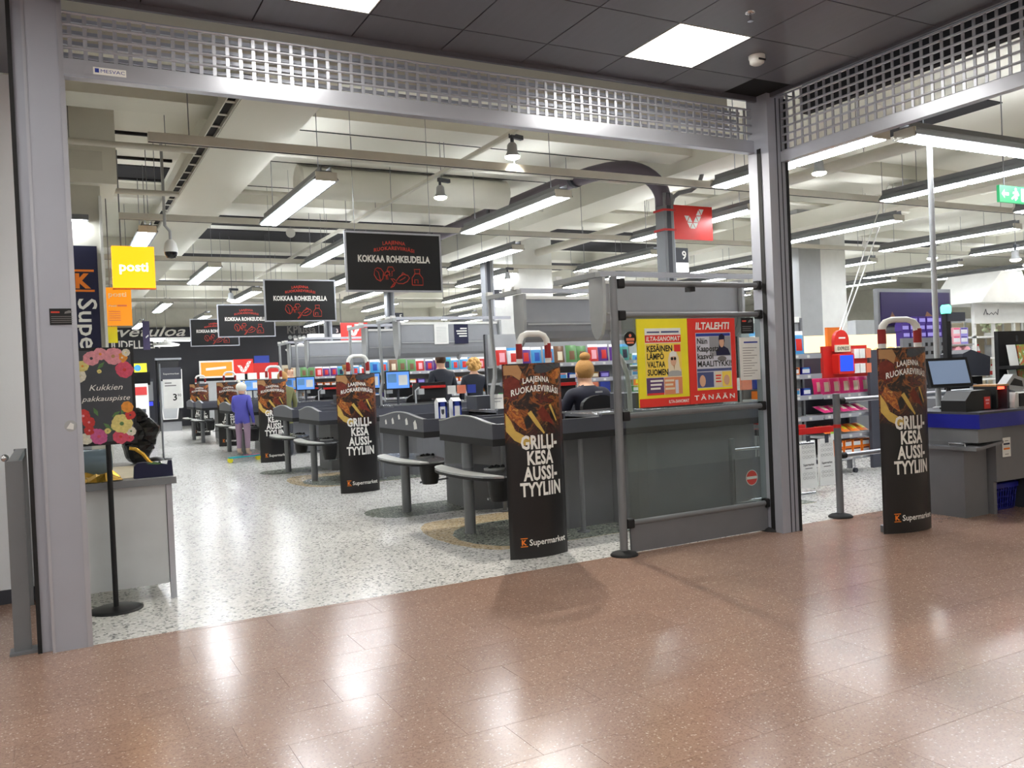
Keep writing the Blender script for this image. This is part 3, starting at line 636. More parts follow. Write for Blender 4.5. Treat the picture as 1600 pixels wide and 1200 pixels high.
# ------------------------------------------------------------------ anti-theft gates in printed covers
collage('grill_print', [(10, 9, 11), (16, 13, 15), (44, 26, 18), (150, 84, 34), (20, 16, 18), (104, 36, 24), (22, 18, 20), (190, 130, 66)], 6.5, 2.3, contrast=1.1, zmin=.6, zsoft=.14, ground=(17, 15, 16))
collage('food_print', [(40, 22, 16), (196, 120, 44), (120, 50, 26), (226, 170, 84)], 18, 1.7); pm('bun', (206, 172, 88), .5, var=.12, scale=20); pm('meat', (120, 44, 30), .5, var=.3, scale=30); pm('knife', (66, 70, 78), .35, var=.2, scale=12)
GW, GS = .24, .06
def gy(x): return -GS * (1 - (x / GW) ** 2)
def warp(mb, off):
    mb.v = [(p[0], gy(max(-GW, min(GW, p[0]))) - off, p[2]) for p in mb.v]; return mb
def strip_poly(pts, width):
    return pts
def make_gate():
    t = thing('security_gate', '', 'security gate')
    n = 14; m = MB(); xs = [-GW + 2 * GW * i / n for i in range(n + 1)]
    out = [(x, gy(x)) for x in xs]; inn = [(x * .985, gy(x) + .008) for x in xs][::-1]
    m.prism(out + inn, .004, 1.41, 'z', 0, True)
    cv = m.build('printed_cover', 'grill_print', t)
    lp = MB().tube([(-.07, .05, .3), (-.07, .05, 1.53), (-.062, .05, 1.58), (-.04, .05, 1.612), (.0, .05, 1.627), (.1, .05, 1.627), (.14, .05, 1.612), (.162, .05, 1.58), (.17, .05, 1.53), (.17, .05, .3)], .023, 12).build('loop', 'white', t)
    for x in (-.07, .17): MB().tube([(x, .05, 1.445), (x, .05, 1.555)], .0245, 12).build('red_band', 'darkred', lp)
    MB().rbox(-.18, .22, -.0, .12, 0, .05, .04, 'z').build('foot', 'greyplastic', t)
    # food pictures on the cover
    a = []
    def pic(poly, mat):
        mb = MB().flat([(p[0] * .9, p[1]) for p in poly], 0)
        bm = bmesh.new(); me = mb.mesh('p', mat); bm.from_mesh(me)
        bmesh.ops.triangulate(bm, faces=bm.faces[:])
        for _ in range(2): bmesh.ops.subdivide_edges(bm, edges=[e for e in bm.edges if e.calc_length() > .05], cuts=1)
        for v in bm.verts: v.co.y = gy(max(-GW, min(GW, v.co.x))) - .0016 - .0004 * len(a)
        bm.to_mesh(me); bm.free(); o = bpy.data.objects.new('picture', me); C.objects.link(o); o.parent = cv; a.append(o)
    pic([(-.26, 1.4), (-.26, 1.33), (-.2, 1.33), (-.14, 1.29), (-.12, 1.35), (-.15, 1.4)], 'wood')
    pic([(-.26, 1.3), (-.26, 1.2), (-.22, 1.16), (-.16, 1.18), (-.13, 1.23), (-.15, 1.29), (-.2, 1.32)], 'meat')
    pic([(.0, 1.4), (-.02, 1.355), (.02, 1.335), (.1, 1.34), (.26, 1.385), (.26, 1.405)], 'knife')
    pic([(.13, 1.31), (.2, 1.36), (.26, 1.37), (.26, 1.33), (.22, 1.29), (.16, 1.28)], 'food_print')
    pic([(-.26, .93), (-.2, .86), (-.12, .82), (-.06, .83), (-.05, .87), (-.12, .89), (-.19, .93), (-.22, 1.0), (-.26, 1.06)], 'bun')
    pic([(-.25, 1.06), (-.2, 1.0), (-.16, .96), (-.1, .92), (-.12, 1.0), (-.16, 1.08), (-.22, 1.12)], 'food_print')
    pic([(-.09, 1.05), (-.06, 1.07), (.0, .99), (.06, .905), (.05, .895), (-.02, .96)], 'bun')
    pic([(.0, 1.06), (.05, 1.1), (.12, 1.02), (.16, .95), (.1, .98), (.04, .99)], 'meat')
    pic([(.11, 1.1), (.13, 1.11), (.19, .99), (.18, .98)], 'bun')
    def ltr(s, x, z, h, mat, **kw):
        return warp(text_mb(MB(), s, x, z, h, 0, **kw), .0075).build('lettering', mat, cv)
    ltr('LAAJENNA', 0, 1.265, .038, 'lettering_white', width=.215, bold=.028, arc=.012, spacing=1.1)
    ltr('RUOKAREVIIRIÄSI', 0, 1.178, .042, 'lettering_white', width=.385, bold=.028, arc=.03, spacing=1.08)
    for k, (s, wd) in enumerate((('GRILLI-', .3), ('KESÄ', .215), ('AUSSI-', .28), ('TYYLIIN', .335))):
        ltr(s, .01, .795 - .113 * k, .092, 'lettering_white', width=wd, bold=.036, spacing=1.06)
    ltr('Supermarket', .05, .1, .042, 'lettering_white', width=.315, bold=.015)
    m = MB().rect(-.17, -.12, .092, .098, 0).rect(-.17, -.12, .15, .156, 0); text_mb(m, 'K', -.145, .107, .034, 0, bold=.04, width=.036)
    warp(m, .0075).build('logo', 'k_orange', cv)
    return t
g0 = make_gate()
GL = [((3.07, 5.40, 0), -.02, 'anti-theft gate in black printed grill cover standing at the threshold beside the glass barrier'),
      ((3.17, 9.83, 0), -.02, 'anti-theft gate in black printed grill cover behind the second packing shelf'),
      ((3.27, 14.72, 0), -.02, 'anti-theft gate in black printed grill cover right beside the child in blue'),
      ((3.38, 19.5, 0), -.02, 'anti-theft gate in black printed grill cover half hidden behind the child in blue'),
      ((3.46, 24.3, 0), -.02, 'anti-theft gate in black printed grill cover furthest from the entrance, near the dark wall'),
      ((5.72, 4.33, 0), -.12, 'anti-theft gate in black printed grill cover beside the blue-topped service counter')]
for i, (p, rz, lab) in enumerate(GL):
    g = place(g0 if i == 0 else copy_tree(g0), p, rz, lab, 'anti-theft gates in printed covers')
    if i == 5:   # the side gate has a wider loop
        for ch in g.children:
            if ch.name.startswith('loop'): ch.scale.x = 1.5; ch.location.x = -.035

# ------------------------------------------------------------------ short barrier in the side opening
t = thing('rail_barrier', 'low tubular barrier with one grey post and red band in the side opening', 'barrier', (5.84, FY + .02, 0))
p = MB().tube([(0, 0, .02), (0, 0, 1.05)], .03, 14).build('post', 'greymetal', t); MB().lathe([(.1, 0), (.1, .01), (.085, .022), (.04, .034), (.03, .036)], n=22).build('base_plate', 'rubber', p)
MB().tube([(0, 0, .76), (0, 0, .79)], .0312, 14).build('red_band', 'posred', p); MB().lathe([(.03, 1.05), (.0, 1.054)], n=14).build('post_cap', 'greymetal', p)
for z in (.99, .52):
    r = MB().tube([(.04, 0, z), (1.85, 0, z)], .021, 10).build('rail', 'alu_lt', t); MB().tube([(.025, 0, z), (.085, 0, z)], .027, 10).build('clamp', 'rubber', r)
MB().tube([(1.87, 0, .02), (1.87, 0, 1.05)], .03, 12).build('post', 'greymetal', t)
# ------------------------------------------------------------------ checkouts: counter, packing shelf, hood, service column
def bez(p0, p1, p2, n=6): return [tuple((1 - t) ** 2 * a + 2 * t * (1 - t) * b + t * t * c for a, b, c in zip(p0, p1, p2)) for t in [i / n for i in range(n + 1)]]
def make_counter(wide_far):
    """origin at the end board (x=0), near edge y=0; wide_far: the cashier's side lies toward +y, else toward -y"""
    W = 1.03 if wide_far else 1.2
    t = thing('checkout_counter', '', 'checkout counter')
    zb, zt = .835, .955
    top = [(W * i / 14, zt + .055 * math.sin(PI * i / 14) ** 1.5) for i in range(15)]
    eb = MB().prism([(0, zb), (W, zb)] + top[::-1], -.02, .02, 'x').build('end_board', 'charcoal', t)
    MB().tube([(-.018, p[0], p[1]) for p in top], .006, 6).build('edge_trim', 'ltgrey', eb)
    y0, y1 = (0, .6) if wide_far else (W - .72, W)
    # packing bay and belt
    BX(.02, 1.0, 0, .03, zb, zt - .005).build('bay_fascia', 'charcoal', t); BX(.02, 1.0, W - .03, W, zb, zt - .005).build('bay_fascia', 'charcoal', t)
    BX(.02, 1.0, .03, W - .03, .84, .87).build('bay_floor', 'steel', t)
    BX(1.0, 2.85, y0, y0 + .03, zb, zt + .01).build('fascia', 'charcoal', t); BX(1.0, 2.85, y1 - .03, y1, zb, zt + .01).build('fascia', 'charcoal', t)
    BX(1.0, 2.85, y0 - .004, y0 + .05, zt + .01, zt + .026).build('edge_rail', 'steel', t); BX(.9, 2.85, y1 - .05, y1 + .004, zt + .01, zt + .026).build('edge_rail', 'steel', t)
    BX(1.0, 2.85, y0 + .03, y1 - .03, .9, .94).build('conveyor_belt', 'black', t)
    MB().box(-.022, .02, 0, W, zb - .055, zb).box(.02, 1.0, 0, .02, zb - .055, zb).box(.02, 1.0, W - .02, W, zb - .055, zb).box(1.0, 2.85, y0, y0 + .02, zb - .055, zb).box(1.0, 2.85, y1 - .02, y1, zb - .055, zb).build('bumper', 'rubber', t)
    BX(1.0, 1.7, y0 + .03, y1 - .03, zt - .03, zt + .012).build('scanner_plate', 'steel', t)
    # pedestal with rounded front
    arcp = [(1.25 + .35 - .35 * math.sin(PI / 2 * i / 6), y0 + .06 + (y1 - y0 - .12) * .5 * (1 - math.cos(PI / 2 * i / 6))) for i in range(7)]
    MB().prism([(2.75, y0 + .06)] + arcp + [(1.25, y1 - .06), (2.75, y1 - .06)], 0, zb - .05, 'z').build('pedestal', 'greyplastic', t)
    MB().prism([(.62, .35), (.62, W - .2), (.78, W - .1), (1.26, W - .1), (1.26, .25), (.8, .25)], 0, zb - .05, 'z').build('inner_pedestal', 'greyplastic', t)
    py = .66 if wide_far else .74
    MB().prism([(.02 + .045 * math.cos(a) + .045, py + .055 * math.sin(a)) for a in [2 * PI * i / 12 for i in range(12)]], 0, zb - .05, 'z', 0, True).build('leg', 'greymetal', t)
    l = MB().tube([(.82, .06, .012), (.82, .06, zb - .05)], .02, 10).build('leg', 'greymetal', t); MB().lathe([(.055, 0.003), (.055, .012)], (.82, .06, 0), 12).build('foot_plate', 'greymetal', l)
    MB().tube([(.3, W - .25, .25), (1.0, W - .25, .28)], .01, 6).build('stretcher', 'steel', t)
    return t
def make_pack_shelf(counter, y):
    """clamped to the counter's leg, so a part of the counter with pieces of its own"""
    n = 22; L, Wd = .6, .24
    out = []
    for i in range(n):
        a = 2 * PI * i / n; c, s = math.cos(a), math.sin(a)
        out.append((-.02 + Wd * math.copysign(abs(c) ** .8, c), -.2 + L * math.copysign(abs(s) ** .85, s)))
    out = [p for p in out if not (p[0] > .12 and p[1] < -.6)]
    t = MB().prism(out, .545, .56, 'z').build('packing_shelf', 'steel', counter, (.065, y, 0))
    MB().prism([(p[0] * 1.0 - 0, p[1]) for p in out], .523, .545, 'z').build('edge_band', 'rubber', t)
    MB().prism([(p[0], p[1]) for p in out if p[0] < -.05] + [(-.12, -.2)], .56, .5612, 'z').build('white_stripe', 'white', t)
    MB().tube([(.0, 0, .48), (.0, 0, .523)], .075, 14).build('clamp', 'greymetal', t)
    MB().lathe([(.075, .3), (.09, .36), (.105, .523)], (.13, -.32, 0), 16).build('bin', 'black', t)
    MB().lathe([(.085, .56), (.088, .57), (.06, .572)], (.1, -.3, 0), 16).build('bin_ring', 'ltgrey', t)
    mb = MB()
    for k in range(5): mb.ball((.08 + .03 * k - .02, -.3 + .02 * (k % 2), .574), .016 + .004 * (k % 3), 7, 4)
    mb.build('waste', 'black', t)
    return t
c1 = make_counter(True); c2 = make_counter(False); make_pack_shelf(c1, .66); make_pack_shelf(c2, .74)
lane = ['nearest the entrance', 'backing onto the front checkout', 'third from the entrance, behind the second gate', 'fourth from the entrance', 'fifth from the entrance, beside the child', 'sixth from the entrance', 'seventh from the entrance', 'eighth from the entrance', 'second last before the dark wall', 'last before the dark wall']
for k in range(4):
    d = 4.9 * k
    place(c1 if k == 0 else copy_tree(c1), (3.0, 5.9 + d, 0), 0, 'charcoal checkout counter with curved end board, ' + lane[2 * k], 'checkout counters')
    place(c2 if k == 0 else copy_tree(c2), (3.0, 7.3 + d, 0), 0, 'charcoal checkout counter with curved end board, ' + lane[2 * k + 1], 'checkout counters')
# stickers on the second end board
t = thing('label_residue', 'torn white sticker remains on the second checkout end board', 'sticker', (2.979, 7.3, .87))
for (y, z, s) in ((1.0, .03, .026), (.8, .045, .032), (.62, .09, .026), (.42, .05, .034), (.2, .025, .044)):
    MB().prism([(y - s, z - s * .8), (y + s * .7, z - s), (y + s, z + s * .5), (y - s * .1, z + s * 1.1), (y - s * .8, z + .2 * s)], 0, -.001, 'x').build('scrap', 'paper', t)

def make_hood(label, near=False):
    t = thing('cigarette_hood', label, 'overhead dispenser')
    L = 1.55
    prof = [(0, 2.08), (0, 1.83), (.015, 1.74), (.04, 1.67), (.08, 1.635), (.12, 1.64), (.14, 1.7), (.14, 2.08)]
    MB().prism(prof, .05, L - .05, 'x').build('panel', pm('hoodgrey', (150, 152, 156), .35, .15), t)
    BX(.06, L - .06, -.006, 0, 1.80, 1.815).build('seam', 'ltgrey', t); BX(.05, L - .05, -.012, .0, 2.05, 2.08).build('light_edge', 'white', t)
    cap = [(-.04, 2.1), (-.04, 1.85), (-.025, 1.72), (.01, 1.63), (.06, 1.59), (.1, 1.6), (.14, 1.66), (.165, 1.78), (.17, 2.1)]
    for x in (0, L - .03): MB().prism(cap, x, x + .03, 'x').build('end_cap', 'ltgrey', t)
    BX(-.06, L + .2, .04, .1, 2.12, 2.16).build('top_rail', 'alu_lt', t)
    b = BX(-.07, -.02, -.04, .62, 2.1, 2.14).build('bracket', 'ltgrey', t)
    for y in (.0, .2, .56): BX(-.075, -.015, y, y + .05, 2.14, 2.175).build('clip', 'white', b)
    if near: MB().tube([(.27, .02, .975), (.27, .02, 1.15), (.255, .02, 1.3), (.21, .03, 1.42), (.16, .05, 1.5), (.14, .06, 1.66)], .022, 10).build('pole', 'ltgrey', t)
    else: MB().tube([(-.075, .56, .975), (-.075, .56, 1.15), (-.06, .56, 1.22), (-.035, .56, 1.3), (-.03, .56, 1.4), (-.045, .57, 1.75), (-.045, .58, 2.1)], .022, 10).build('pole', 'ltgrey', t)
    return t
hl = ['over the front checkout, seen through the glass barrier', 'over the second checkout, above the seated cashier', 'over the third checkout, with two notices', 'over the fourth checkout', 'over the fifth checkout', 'over the sixth checkout', 'over the seventh checkout', 'over the eighth checkout']
h0 = make_hood('', True); h1 = make_hood('')
hs = []
for k in range(3):
    for j, y in enumerate((5.84, 7.18)):
        o = h0 if k == 0 and j == 0 else (h1 if k == 0 else copy_tree(h1))
        hs.append(place(o, (4.0 + .07 * k, y + 4.9 * k, 0), 0, 'grey curved overhead dispenser hood ' + hl[2 * k + j], 'dispenser hoods over the checkouts'))
t = thing('hood_notice', 'white printed sheet on the dispenser hood over the third checkout', 'notice', (4.6, 10.73, 1.78)); BX(0, .21, 0, .002, 0, .29).build('sheet', 'paper', t)
mb = MB()
for k in range(10): mb.rect(.03, .18, .03 + .022 * k, .034 + .022 * k, -.001)
mb.build('print', 'ltgrey', t)
t = thing('hood_notice', 'dark blue printed notice on the dispenser hood over the third checkout', 'notice', (4.9, 10.73, 1.78)); BX(0, .21, 0, .002, 0, .29).build('sheet', 'navy', t)
for k, wd in enumerate((.1, .16, .15, .12)): MB().rect(.19 - wd, .19, .2 - .035 * k, .218 - .035 * k, -.002).build('print', 'lettering_white', t)

def service_column(x, y, num, lab):
    t = thing('service_column', lab, 'column', (x, y, 0), 0, 'service columns at the checkouts')
    MB().rbox(-.07, .08, -.09, .09, 0, 3.45, .012, 'z').build('shaft', 'greymetal', t); BX(.082, .13, -.03, .03, 0, 3.4).build('cable_channel', 'alu', t); BX(-.03, .03, -.093, -.088, 0, 3.45).build('groove', 'charcoal2', t)
    if num:
        s = BX(.14, .34, -.012, .012, 2.5, 2.8).build('number_sign', 'charcoal2', t); BX(.14, .34, -.014, .014, 2.5, 2.615).build('lamp_box', lamp('numlamp' + num, (250, 250, 250), 1.5), s)
        text(s, num, .275, 2.66, .1, 'lettering_white', -.0135, bold=.02)
    return t
for k, n in enumerate('97531'[:4]):
    service_column(6.68, 8.3 + 4.9 * k, n, 'grey service column with lane number ' + n)
def chev(mb, x, z, s, y, split=True):
    """the red sign's bird mark: a V made of small triangles"""
    tr = [((-.5, .36), (-.2, .36), (-.35, .1)), ((-.17, .33), (-.02, .07), (-.32, .07)), ((-.33, .04), (-.03, .04), (-.18, -.22)), ((-.0, .03), (-.15, -.24), (.15, -.24)), ((.03, .04), (.33, .04), (.18, -.22)),
          ((.05, .07), (.35, .07), (.2, .33)), ((.23, .36), (.53, .36), (.38, .1)), ((.22, .4), (.52, .4), (.37, .66)), ((.4, .7), (.7, .7), (.55, .43))]
    for t_ in tr: mb.flat([(x + a * s, z + b * s) for a, b in t_], y)
    return mb
t = thing('red_sign', 'red square sign with white triangle bird mark strapped to the number 9 column', 'sign', (6.8, 8.25, 2.9))
BX(-.02, .6, 0, .03, 0, .42).build('panel', 'posred', t); chev(MB(), .28, .2, .26, -.002).build('bird_mark', 'lettering_white', t)
for z in (.09, .33): MB().box(-.21, -.02, -.05, .15, z, z + .025).build('strap', 'red', t)
t = thing('red_sign', 'small red sign with white bird mark hanging far back by lane number 1', 'sign', (7.05, 22.9, 2.42)); BX(-.02, .75, 0, .03, 0, .5).build('panel', 'posred', t); chev(MB(), .34, .22, .34, -.002).build('bird_mark', 'lettering_white', t)
MB().tube([(.0, .02, .5), (0, .02, 1.6)], .01, 6).build('hanger', 'greymetal', t)

# ------------------------------------------------------------------ hanging black signs
def hang_sign(x, y, lab):
    t = thing('hanging_sign', lab, 'hanging sign', (x, y, 2.205), 0, 'black hanging signs'); t.scale = (.87, .87, .87)
    BX(-.555, .555, 0, .02, 0, .63).build('panel', 'signblack', t)
    MB().box(-.575, .575, -.006, .026, -.02, 0).box(-.575, .575, -.006, .026, .63, .65).box(-.575, -.555, -.006, .026, 0, .63).box(.555, .575, -.006, .026, 0, .63).build('frame', 'alu_lt', t)
    text(t, 'LAAJENNA', 0, .505, .038, 'lettering_red', -.002, width=.27, bold=.02, arc=.012, spacing=1.1)
    text(t, 'RUOKAREVIIRIÄSI', 0, .425, .038, 'lettering_red', -.002, width=.48, bold=.02, arc=.03, spacing=1.1)
    text(t, 'KOKKAA ROHKEUDELLA', 0, .315, .07, 'lettering_white', -.002, width=.86, bold=.04)
    mb = MB()
    def line(pts, r=.005):
        mb.tube([(p[0], -.003, p[1]) for p in pts], r, 4)
    # outlined pepper, mushrooms, fish and bag
    line([(-.24, .23), (-.21, .25), (-.17, .24), (-.14, .2), (-.15, .13), (-.18, .1), (-.22, .12), (-.25, .17), (-.24, .23), (-.2, .2), (-.18, .11)])
    line([(-.13, .16), (-.12, .2), (-.09, .21), (-.06, .18), (-.1, .17), (-.09, .12), (-.11, .12), (-.11, .17), (-.13, .16)])
    line([(-.1, .22), (-.08, .26), (-.03, .26), (-.01, .22), (-.04, .21), (-.04, .16), (-.07, .16), (-.07, .21), (-.1, .22)])
    line([(-.06, .03), (-.015, .085), (-.055, .13), (-.02, .125), (.005, .105), (.05, .155), (.1, .18), (.15, .168), (.168, .14), (.14, .1), (.09, .075), (.03, .075), (.005, .095), (-.025, .045), (-.06, .03)]); line([(.05, .11), (.09, .13), (.12, .15)]); line([(.07, .165), (.09, .2), (.12, .178)])
    line([(.2, .06), (.2, .14), (.24, .19), (.23, .24), (.3, .24), (.29, .19), (.33, .14), (.33, .06), (.2, .06)]); line([(.23, .19), (.3, .19)]); line([(.23, .08), (.23, .12), (.27, .12), (.27, .08)])
    mb.build('line_drawing', 'lettering_red', t)
    for x in (-.45, .45): MB().tube([(x, .01, .65), (x, .01, (SZ - 2.205) / .87)], .003, 5).build('suspension_wire', 'greymetal', t)
    return t
hang_sign(3.0, 7.9, 'black framed hanging sign with red and white slogan nearest the entrance')
for x, y, l in ((3.085, 11.85, 'second black framed hanging sign counted from the entrance'), (3.09, 15.65, 'third black framed hanging sign counted from the entrance'), (3.09, 19.05, 'fourth black framed hanging sign counted from the entrance')):
    hang_sign(x, y, l)
# ------------------------------------------------------------------ people
def person(name_label, loc, rz, J, R, regions, hair=None, group=None, extra=None, scale=1.0):
    """J: joint -> position; edges by chain; one skinned surface, coloured by region function"""
    t = thing('person', name_label, 'person', loc, rz)
    chains = [['pelvis', 'belly', 'chest', 'neck', 'head', 'crown'], ['chest', 'sh_l', 'el_l', 'wr_l', 'palm_l'], ['chest', 'sh_r', 'el_r', 'wr_r', 'palm_r'], ['pelvis', 'hip_l', 'kn_l', 'an_l', 'toe_l'], ['pelvis', 'hip_r', 'kn_r', 'an_r', 'toe_r']]
    names = list(J); J = {k: Vector(v) for k, v in J.items()}
    for s in 'lr':
        p, w_ = J['palm_' + s], J['wr_' + s]; d = (p - w_).normalized(); side = d.cross(Vector((0, 0, 1)));
        side = side.normalized() if side.length > .1 else Vector((1, 0, 0))
        k = (p - w_).length
        for i in range(4):
            q = p + side * (.018 * (i - 1.5)) * (k / .08)
            J[f'f{i}a_{s}'] = q + d * k * (.45 + .06 * (1.5 - abs(i - 1.5))); J[f'f{i}b_{s}'] = q + d * k * (.8 + .1 * (1.5 - abs(i - 1.5))) + Vector((0, 0, -.012))
            chains.append([f'palm_{s}', f'f{i}a_{s}', f'f{i}b_{s}']); R[f'f{i}a_{s}'] = R[f'f{i}b_{s}'] = .0085 * scale
        J[f'th_{s}'] = w_ + d * k * .6 + side * (.045 if s == 'l' else -.045) * (k / .08)
        chains.append([f'palm_{s}', f'th_{s}']); R[f'th_{s}'] = .009 * scale
    keys = list(J); idx = {k: i for i, k in enumerate(keys)}
    ed = []
    for c in chains:
        for a, b in zip(c[:-1], c[1:]): ed.append((idx[a], idx[b]))
    me = bpy.data.meshes.new('body'); me.from_pydata([tuple(J[k]) for k in keys], ed, [])
    ob = bpy.data.objects.new('body_tmp', me); C.objects.link(ob)
    md = ob.modifiers.new('skin', 'SKIN'); md.use_smooth_shade = True
    for i, k in enumerate(keys):
        r = R.get(k, .05); sv = me.skin_vertices[0].data[i]; sv.radius = (r, r) if not isinstance(r, tuple) else r
        sv.use_root = (k == 'pelvis')
    ob.modifiers.new('sub', 'SUBSURF').levels = 2; ob.modifiers['sub'].render_levels = 2
    bpy.context.view_layer.update()
    dg = bpy.context.evaluated_depsgraph_get()
    m2 = bpy.data.meshes.new_from_object(ob.evaluated_get(dg)); bpy.data.objects.remove(ob)
    m2.name = 'body'; m2.materials.clear()
    mats = []
    for p in m2.polygons:
        mt = regions(p.center)
        if mt not in mats: mats.append(mt); m2.materials.append(MATS[mt])
        p.material_index = mats.index(mt); p.use_smooth = True
    b = bpy.data.objects.new('body', m2); C.objects.link(b); b.parent = t
    if hair: hair(t, J)
    return t
def standing(h, arms='down', wide=1.0):
    k = h / 1.75
    J = dict(pelvis=(0, 0, .95), belly=(0, .01, 1.1), chest=(0, .0, 1.32), neck=(0, -.01, 1.49), head=(0, -.03, 1.6), crown=(0, -.02, 1.68),
             sh_l=(.18 * wide, 0, 1.41), el_l=(.24 * wide, .03, 1.14), wr_l=(.24 * wide, -.08, .9), palm_l=(.24 * wide, -.1, .82),
             sh_r=(-.18 * wide, 0, 1.41), el_r=(-.24 * wide, .03, 1.14), wr_r=(-.24 * wide, -.08, .9), palm_r=(-.24 * wide, -.1, .82),
             hip_l=(.1, 0, .9), kn_l=(.11, -.01, .5), an_l=(.11, .02, .09), toe_l=(.12, -.13, .035), hip_r=(-.1, 0, .9), kn_r=(-.11, -.01, .5), an_r=(-.11, .02, .09), toe_r=(-.12, -.13, .035))
    if arms == 'front':
        J.update(wr_l=(.16, -.22, 1.08), palm_l=(.12, -.29, 1.1), wr_r=(-.16, -.22, 1.08), palm_r=(-.12, -.29, 1.1))
    R = dict(pelvis=(.15, .11), belly=(.14, .1), chest=(.16, .11), neck=.055, head=(.078, .095), crown=(.07, .085), sh_l=.075, sh_r=.075, el_l=.05, el_r=.05, wr_l=.036, wr_r=.036, palm_l=(.04, .022), palm_r=(.04, .022),
             hip_l=.095, hip_r=.095, kn_l=.065, kn_r=.065, an_l=.045, an_r=.045, toe_l=.038, toe_r=.038)
    J = {a: tuple(c * k for c in b) for a, b in J.items()}; R = {a: (tuple(c * k for c in b) if isinstance(b, tuple) else b * k) for a, b in R.items()}
    return J, R
def face(t, J, k=1.0):
    """eyes, nose and mouth on the -y side of the head"""
    h = J['head']
    for s in (-1, 1):
        MB().ball((h.x + s * .032 * k, h.y - .088 * k, h.z + .03 * k), .012 * k, 8, 5).build('eye', 'lettering_white', t); MB().ball((h.x + s * .032 * k, h.y - .098 * k, h.z + .03 * k), .005 * k, 6, 4).build('pupil', 'black', t)
        MB().ball((h.x + s * .083 * k, h.y, h.z + .015 * k), .026 * k, 8, 5, 0, .4, .7, 1.2).build('ear', 'skin', t)
    MB().ball((h.x, h.y - .1 * k, h.z + .0 * k), .016 * k, 8, 5, 0, .8, 1.1, 1.5).build('nose', 'skin', t); MB().ball((h.x, h.y - .088 * k, h.z - .038 * k), .02 * k, 8, 4, 0, 1.3, .5, .4).build('mouth', pm('lips', (170, 90, 84), .5), t)
pm('suit', (30, 34, 46), .7, bump=.1); pm('jacket_blue', (84, 84, 176), .65, bump=.2, bscale=25); pm('trousers_mauve', (152, 128, 148), .75); pm('olive', (112, 112, 74), .8); pm('cashier_navy', (24, 26, 44), .75)
pm('hair_brown', (84, 60, 42), .7, bump=.5, bscale=40); pm('hair_curly', (196, 152, 88), .75, bump=.8, bscale=30); pm('hat_white', (222, 218, 206), .8, bump=.5, bscale=30); pm('pale_top', (224, 218, 210), .7); pm('shoe', (196, 170, 150), .6)
def cap_hair(mat, r=.098, up=.02, back=.012, sz=1.05, k=1.0, name='hair', low=0.0):
    def f(t, J):
        h = J['head']
        MB().ball((h.x, h.y + back * k, h.z + .055 * k + up * k), r * k, 14, 9, 0, .92, 1.02, sz).build(name, mat, t); face(t, J, k)
    return f
# man in a dark suit between the checkouts, seen from behind
J, R = standing(1.7, 'front')
person('standing man in a dark suit jacket with short brown hair, seen from behind', (5.42, 12.42, 0), PI + .15, J, R,
       lambda c: 'skin' if c.z > 1.45 or (c.y < -.2 and c.z < 1.2 and c.z > 1.0) else ('suit' if c.z > .86 else ('charcoal2' if c.z > .09 else 'black')), cap_hair('hair_brown', .092, .0, .016))
# woman with curly blond hair beside him
J, R = standing(1.58)
def curly(t, J):
    h = J['head']; m = MB(); rnd = random.Random(3)
    for k in range(46):
        a = rnd.uniform(0, 2 * PI); e = rnd.uniform(-.6, 1.3); d = .1
        m.ball((h.x + d * math.cos(a) * math.cos(e), h.y + .035 + d * .9 * math.sin(a) * math.cos(e), h.z + .05 + d * math.sin(e)), .036, 7, 5)
    m.ball((h.x, h.y + .03, h.z + .05), .105, 12, 8); m.build('hair', 'hair_curly', t); face(t, J)
person('woman with curly blond hair and dark jacket beside the man in the suit', (5.99, 12.42, 0), PI - .3, J, R,
       lambda c: 'skin' if c.z > 1.35 else ('suit' if c.z > .8 else 'charcoal2'), curly)
# cashier seated with her back to us
def bun_hair(t, J):
    h = J['head']; MB().ball((h.x, h.y + .015, h.z + .06), .1, 14, 9, 0, .95, 1.05, 1.12).build('hair', 'hair_blond', t); MB().ball((h.x, h.y + .03, h.z + .19), .052, 10, 7, 0, 1.1, 1, .85).build('hair_bun', 'hair_blond', t); face(t, J)
J = dict(pelvis=(0, 0, .58), belly=(0, .01, .78), chest=(0, -.02, 1.04), neck=(0, -.05, 1.2), head=(0, -.08, 1.285), crown=(0, -.08, 1.34),
         sh_l=(.2, -.02, 1.12), el_l=(.27, -.1, .86), wr_l=(.2, -.33, .86), palm_l=(.18, -.41, .88), sh_r=(-.2, -.02, 1.12), el_r=(-.27, -.1, .86), wr_r=(-.2, -.33, .86), palm_r=(-.18, -.41, .88),
         hip_l=(.1, -.04, .56), kn_l=(.13, -.45, .56), an_l=(.13, -.44, .12), toe_l=(.14, -.58, .04), hip_r=(-.1, -.04, .56), kn_r=(-.13, -.45, .56), an_r=(-.13, -.44, .12), toe_r=(-.14, -.58, .04))
R = standing(1.75)[1]
person('seated cashier in a navy uniform with a blond hair bun, back turned', (4.63, 7.02, 0), PI, J, dict(R),
       lambda c: 'skin' if c.z > 1.195 or c.y < -.36 and c.z > .75 else ('cashier_navy' if c.z > .1 else 'black'), bun_hair)
t = thing('brand_patch', 'small light embroidered patch on the back of the cashier uniform', 'patch', (4.65, 6.875, 1.125)); BX(-.04, .04, 0, .01, -.008, .008).build('patch', 'ltgrey', t)
